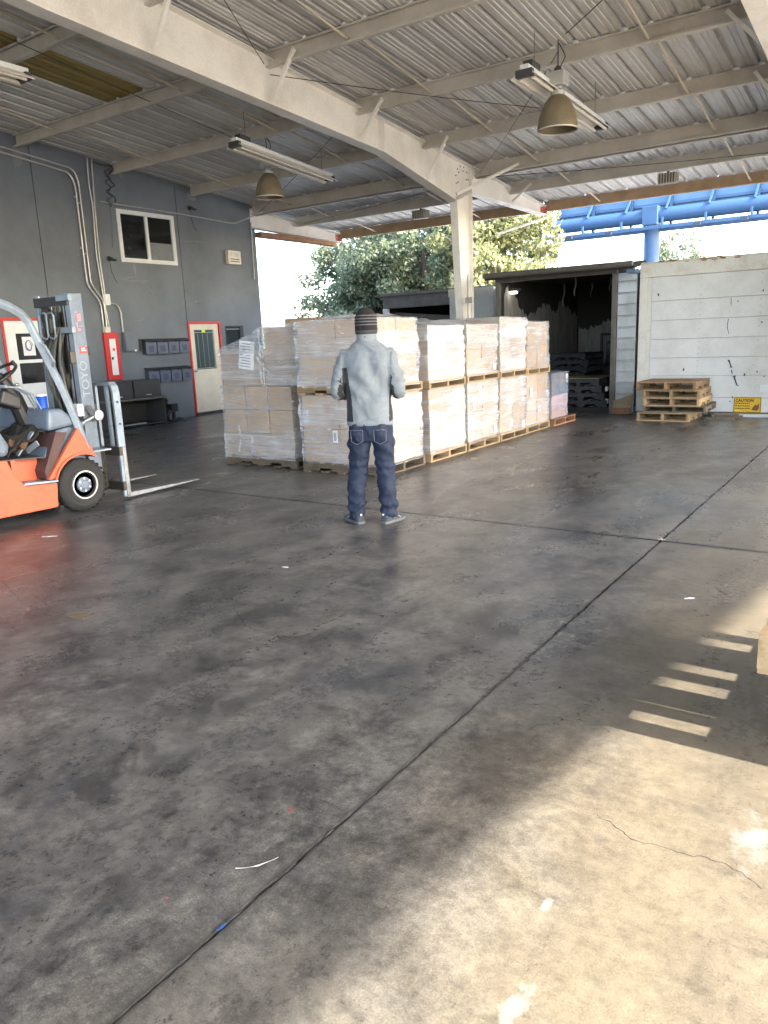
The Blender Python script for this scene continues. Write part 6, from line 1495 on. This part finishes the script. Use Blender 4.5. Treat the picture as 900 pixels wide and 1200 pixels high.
    swm = fabric('heather_grey_knit', (.12,.14,.158,1), (.215,.24,.262,1), 230); blk = fabric('black_knit_panel', (.012,.012,.014,1), (.022,.022,.025,1), 200)
    def side_panel(c, n):
        # black panels down the flanks and the inside of the sleeves
        if c.z > 1.30: return 0
        A = arms[1 if c.x > 0 else -1]; dmin = 9
        for p, q in zip(A[:-1], A[1:]):
            p, q = Vector(p), Vector(q); u = max(0, min(1, (c-p).dot(q-p)/(q-p).length_squared)); dmin = min(dmin, (p.lerp(q, u)-c).length)
        if dmin < .095 and abs(c.x) > .195: return 1 if (n.x*math.copysign(1, c.x) < -.35 and c.z < 1.23) else 0
        return 1 if abs(c.x) > (.168 if c.x > 0 else .124)+max(0, c.z-1.02)*.12 and n.y < .75 else 0
    remesh(b, 'sweater', [swm, blk], .008, 5, T, fold, side_panel)
    cl = MB(); cl.rings([(0,-.001,1.492,.093,.083),(0,0,1.498,.096,.087),(0,.001,1.505,.092,.085)], 32); cl.build('collar_seam', swm, T, True)
    hem = MB(); hem.rings([(0,.0,.826,.180,.118),(0,0,.835,.190,.127),(0,0,.868,.192,.129),(0,0,.876,.186,.123)], 40, power=2.3); hem.build('hem', swm, T, True, angle=60)
    tg = MB(); tg.box(-.004,.004,-.082,-.078,1.515,1.538); tg.build('collar_tag', M['black'], T)
    # jeans
    b = MB(); b.rings([(0,0,.70,.165,.10),(0,-.004,.76,.176,.122),(0,-.004,.82,.178,.122),(0,0,.88,.165,.112)], 26, power=2.4)
    b.rings([(-.088,-.01,.70,.083,.105),(-.088,-.018,.76,.08,.118),(-.088,-.012,.84,.075,.105)], 18); b.rings([(.088,-.01,.70,.083,.105),(.088,-.018,.76,.08,.118),(.088,-.012,.84,.075,.105)], 18)
    for s in (1,-1): limb(b, [(p[0], p[1], max(p[2], .065)) for p in legs[s]][:-1]+[(legs[s][-1][0], -.005, .085)], [.094,.090,.078,.074,.068], 18)
    def crease(c, n):
        x, y, z = c; s = math.copysign(1, x); a = .010*noise.noise(Vector((x*10, y*8, z*14)))
        if z < .6: a += .010*math.sin(z*70+6*noise.noise(Vector((x*9, y*9, s)))+x*22*s)*max(0, 1-abs(z-.13)/.17) + .006*math.sin(z*85+x*30*s+5*noise.noise(Vector((x*8, y*8, s*3))))*max(0, 1-abs(z-.46)/.15)
        a += .008*max(0, 1-abs(noise.noise(Vector((x*7*s, y*6+s, z*9+x*7))))*2.6)**2
        if z > .55: a += .009*math.sin((z+abs(x)*.9)*46+4*noise.noise(Vector((x*6, y*5, 2))))*max(0, 1-abs(z-.64)/.1)*(1 if y < .02 else .3)
        return a + .003*noise.noise(Vector((x*40, y*40, z*40)))
    denim = fabric('dark_blue_denim', (.0025,.007,.022,1), (.010,.020,.050,1), 210, .8, .25, 7, 0)
    remesh(b, 'jeans', denim, .008, 4, T, crease)
    st = plain('pale_stitching', (.16,.17,.22), .8)
    pk = MB()
    for x0 in (-.145, .045):
        q = [(x0,.80),(x0+.10,.80),(x0+.098,.71),(x0+.05,.685),(x0+.003,.71)]
        P = []
        for (xa, za), (xb, zb) in zip(q, q[1:]+q[:1]):
            for i in range(5):
                u = i/5; xx = xa+(xb-xa)*u; zz = za+(zb-za)*u; P.append((xx, -.128*math.sqrt(max(0, 1-(abs(abs(xx)-.088)/.115)**2.4))-.010, zz))
        pk.tube(P, .0018, 5, closed=True)
    pk.build('pocket_seam', st, T)
    # shoes
    for s, rz, yy in ((-1, R(34), .0), (1, R(-30), .0)):
        lx = legs[s][-1][0]; Mt = Matrix.Translation((lx, -.0, 0)) @ Matrix.Rotation(rz, 4, 'Z')
        up = MB(); rings = []
        prof = [(-.085,.028,.07,.035),(-.07,.036,.095,.05),(-.02,.042,.10,.055),(.04,.045,.088,.05),(.10,.050,.068,.045),(.155,.046,.05,.03),(.185,.025,.035,.015)]
        vs = []; n = 14
        for y, hw, hz, _ in prof:
            for k in range(n):
                a = PI*k/(n-1); vs.append(Mt @ Vector((hw*math.cos(a), y, .022+(hz-.022)*max(0,math.sin(a))**.7)))
        fs = [(i*n+k, i*n+k+1, (i+1)*n+k+1, (i+1)*n+k) for i in range(len(prof)-1) for k in range(n-1)] + [tuple(range(n)), tuple((len(prof)-1)*n+k for k in range(n))]
        up.add(vs, fs); sh = up.build('shoe', fabric('dark_shoe_mesh', (.016,.02,.03,1), (.045,.055,.075,1), 120), T, True, angle=60)
        so_ = MB(); outl = [(.0,-.10),(.03,-.095),(.045,-.06),(.047,.02),(.056,.10),(.048,.165),(.025,.20),(-.0,.205),(-.03,.195),(-.05,.16),(-.056,.10),(-.045,.02),(-.043,-.06),(-.03,-.095)]
        m = len(outl); vs = [Mt @ Vector((x, y, .001)) for x, y in outl] + [Mt @ Vector((x*1.03, y*1.02, .028)) for x, y in outl]
        so_.add(vs, [tuple(range(m-1,-1,-1)), tuple(range(m, 2*m))] + [(i, (i+1)%m, m+(i+1)%m, m+i) for i in range(m)]); so_.build('sole', plain('grey_sole', (.10,.105,.11), .7), sh, bevel=.006)
        lg = MB(); 
        for i in range(7):
            u = i/6; y0 = .0+.09*u; zz = .045+.016*math.sin(u*PI)-.008*u
            lg.ball(Mt @ Vector((s*.046, y0, zz)), (.006,.012,.006), 8)
        lg.build('side_stripe', M['conduit'], sh, True)
        ht = MB(); ht.box(-.007,.007,-.092,-.086,.078,.092); ht.v = [tuple(Mt @ Vector(p)) for p in ht.v]; ht.build('heel_tab', M['paper'], sh)
    # striped beanie
    prof = [(.084,1.556),(.092,1.558),(.096,1.575),(.0975,1.60),(.0965,1.612),(.0975,1.64),(.097,1.648)]
    for i in range(14):
        a = i/13*PI/2; prof.append((.097*math.cos(a)**.8+.0 if a < PI/2-.01 else .004, 1.65+.112*math.sin(a)))
    b = MB(); n = 64; M0 = Matrix.Translation((0,.008,0)) @ Matrix.Diagonal((.93,1.08,1,1)); b.lathe(prof, n, M0)
    m = NT('striped_knit'); sp = m.n('ShaderNodeSeparateXYZ'); m.l(m.tc.outputs['Object'], sp.inputs[0])
    zz = m.math('ADD', sp.outputs[2], m.math('MULTIPLY', m.noise(60, 2), .004))
    wv = m.math('SINE', m.math('MULTIPLY', m.math('SUBTRACT', zz, 1.625), 2*PI/.0235))
    inband = m.math('MULTIPLY', m.math('GREATER_THAN', zz, 1.626), m.math('LESS_THAN', zz, 1.715))
    k = m.math('MULTIPLY', m.math('GREATER_THAN', wv, .35), inband)
    cuff = m.math('MULTIPLY', m.math('LESS_THAN', zz, 1.588), .45)
    k = m.math('MAXIMUM', k, cuff)
    m.set(Base_Color=m.mix(k, (.010,.009,.011,1), (.10,.094,.097,1)), Roughness=.95); m.bump(m.noise(190, 2), .5, .003)
    bo = b.build('beanie', m.mat, T, True, angle=70)
    for vv in bo.data.vertices:
        if vv.co.z < 1.606:
            a = math.atan2(vv.co.y, vv.co.x); f = 1+.012*math.cos(a*32); vv.co.x *= f; vv.co.y *= f
person()
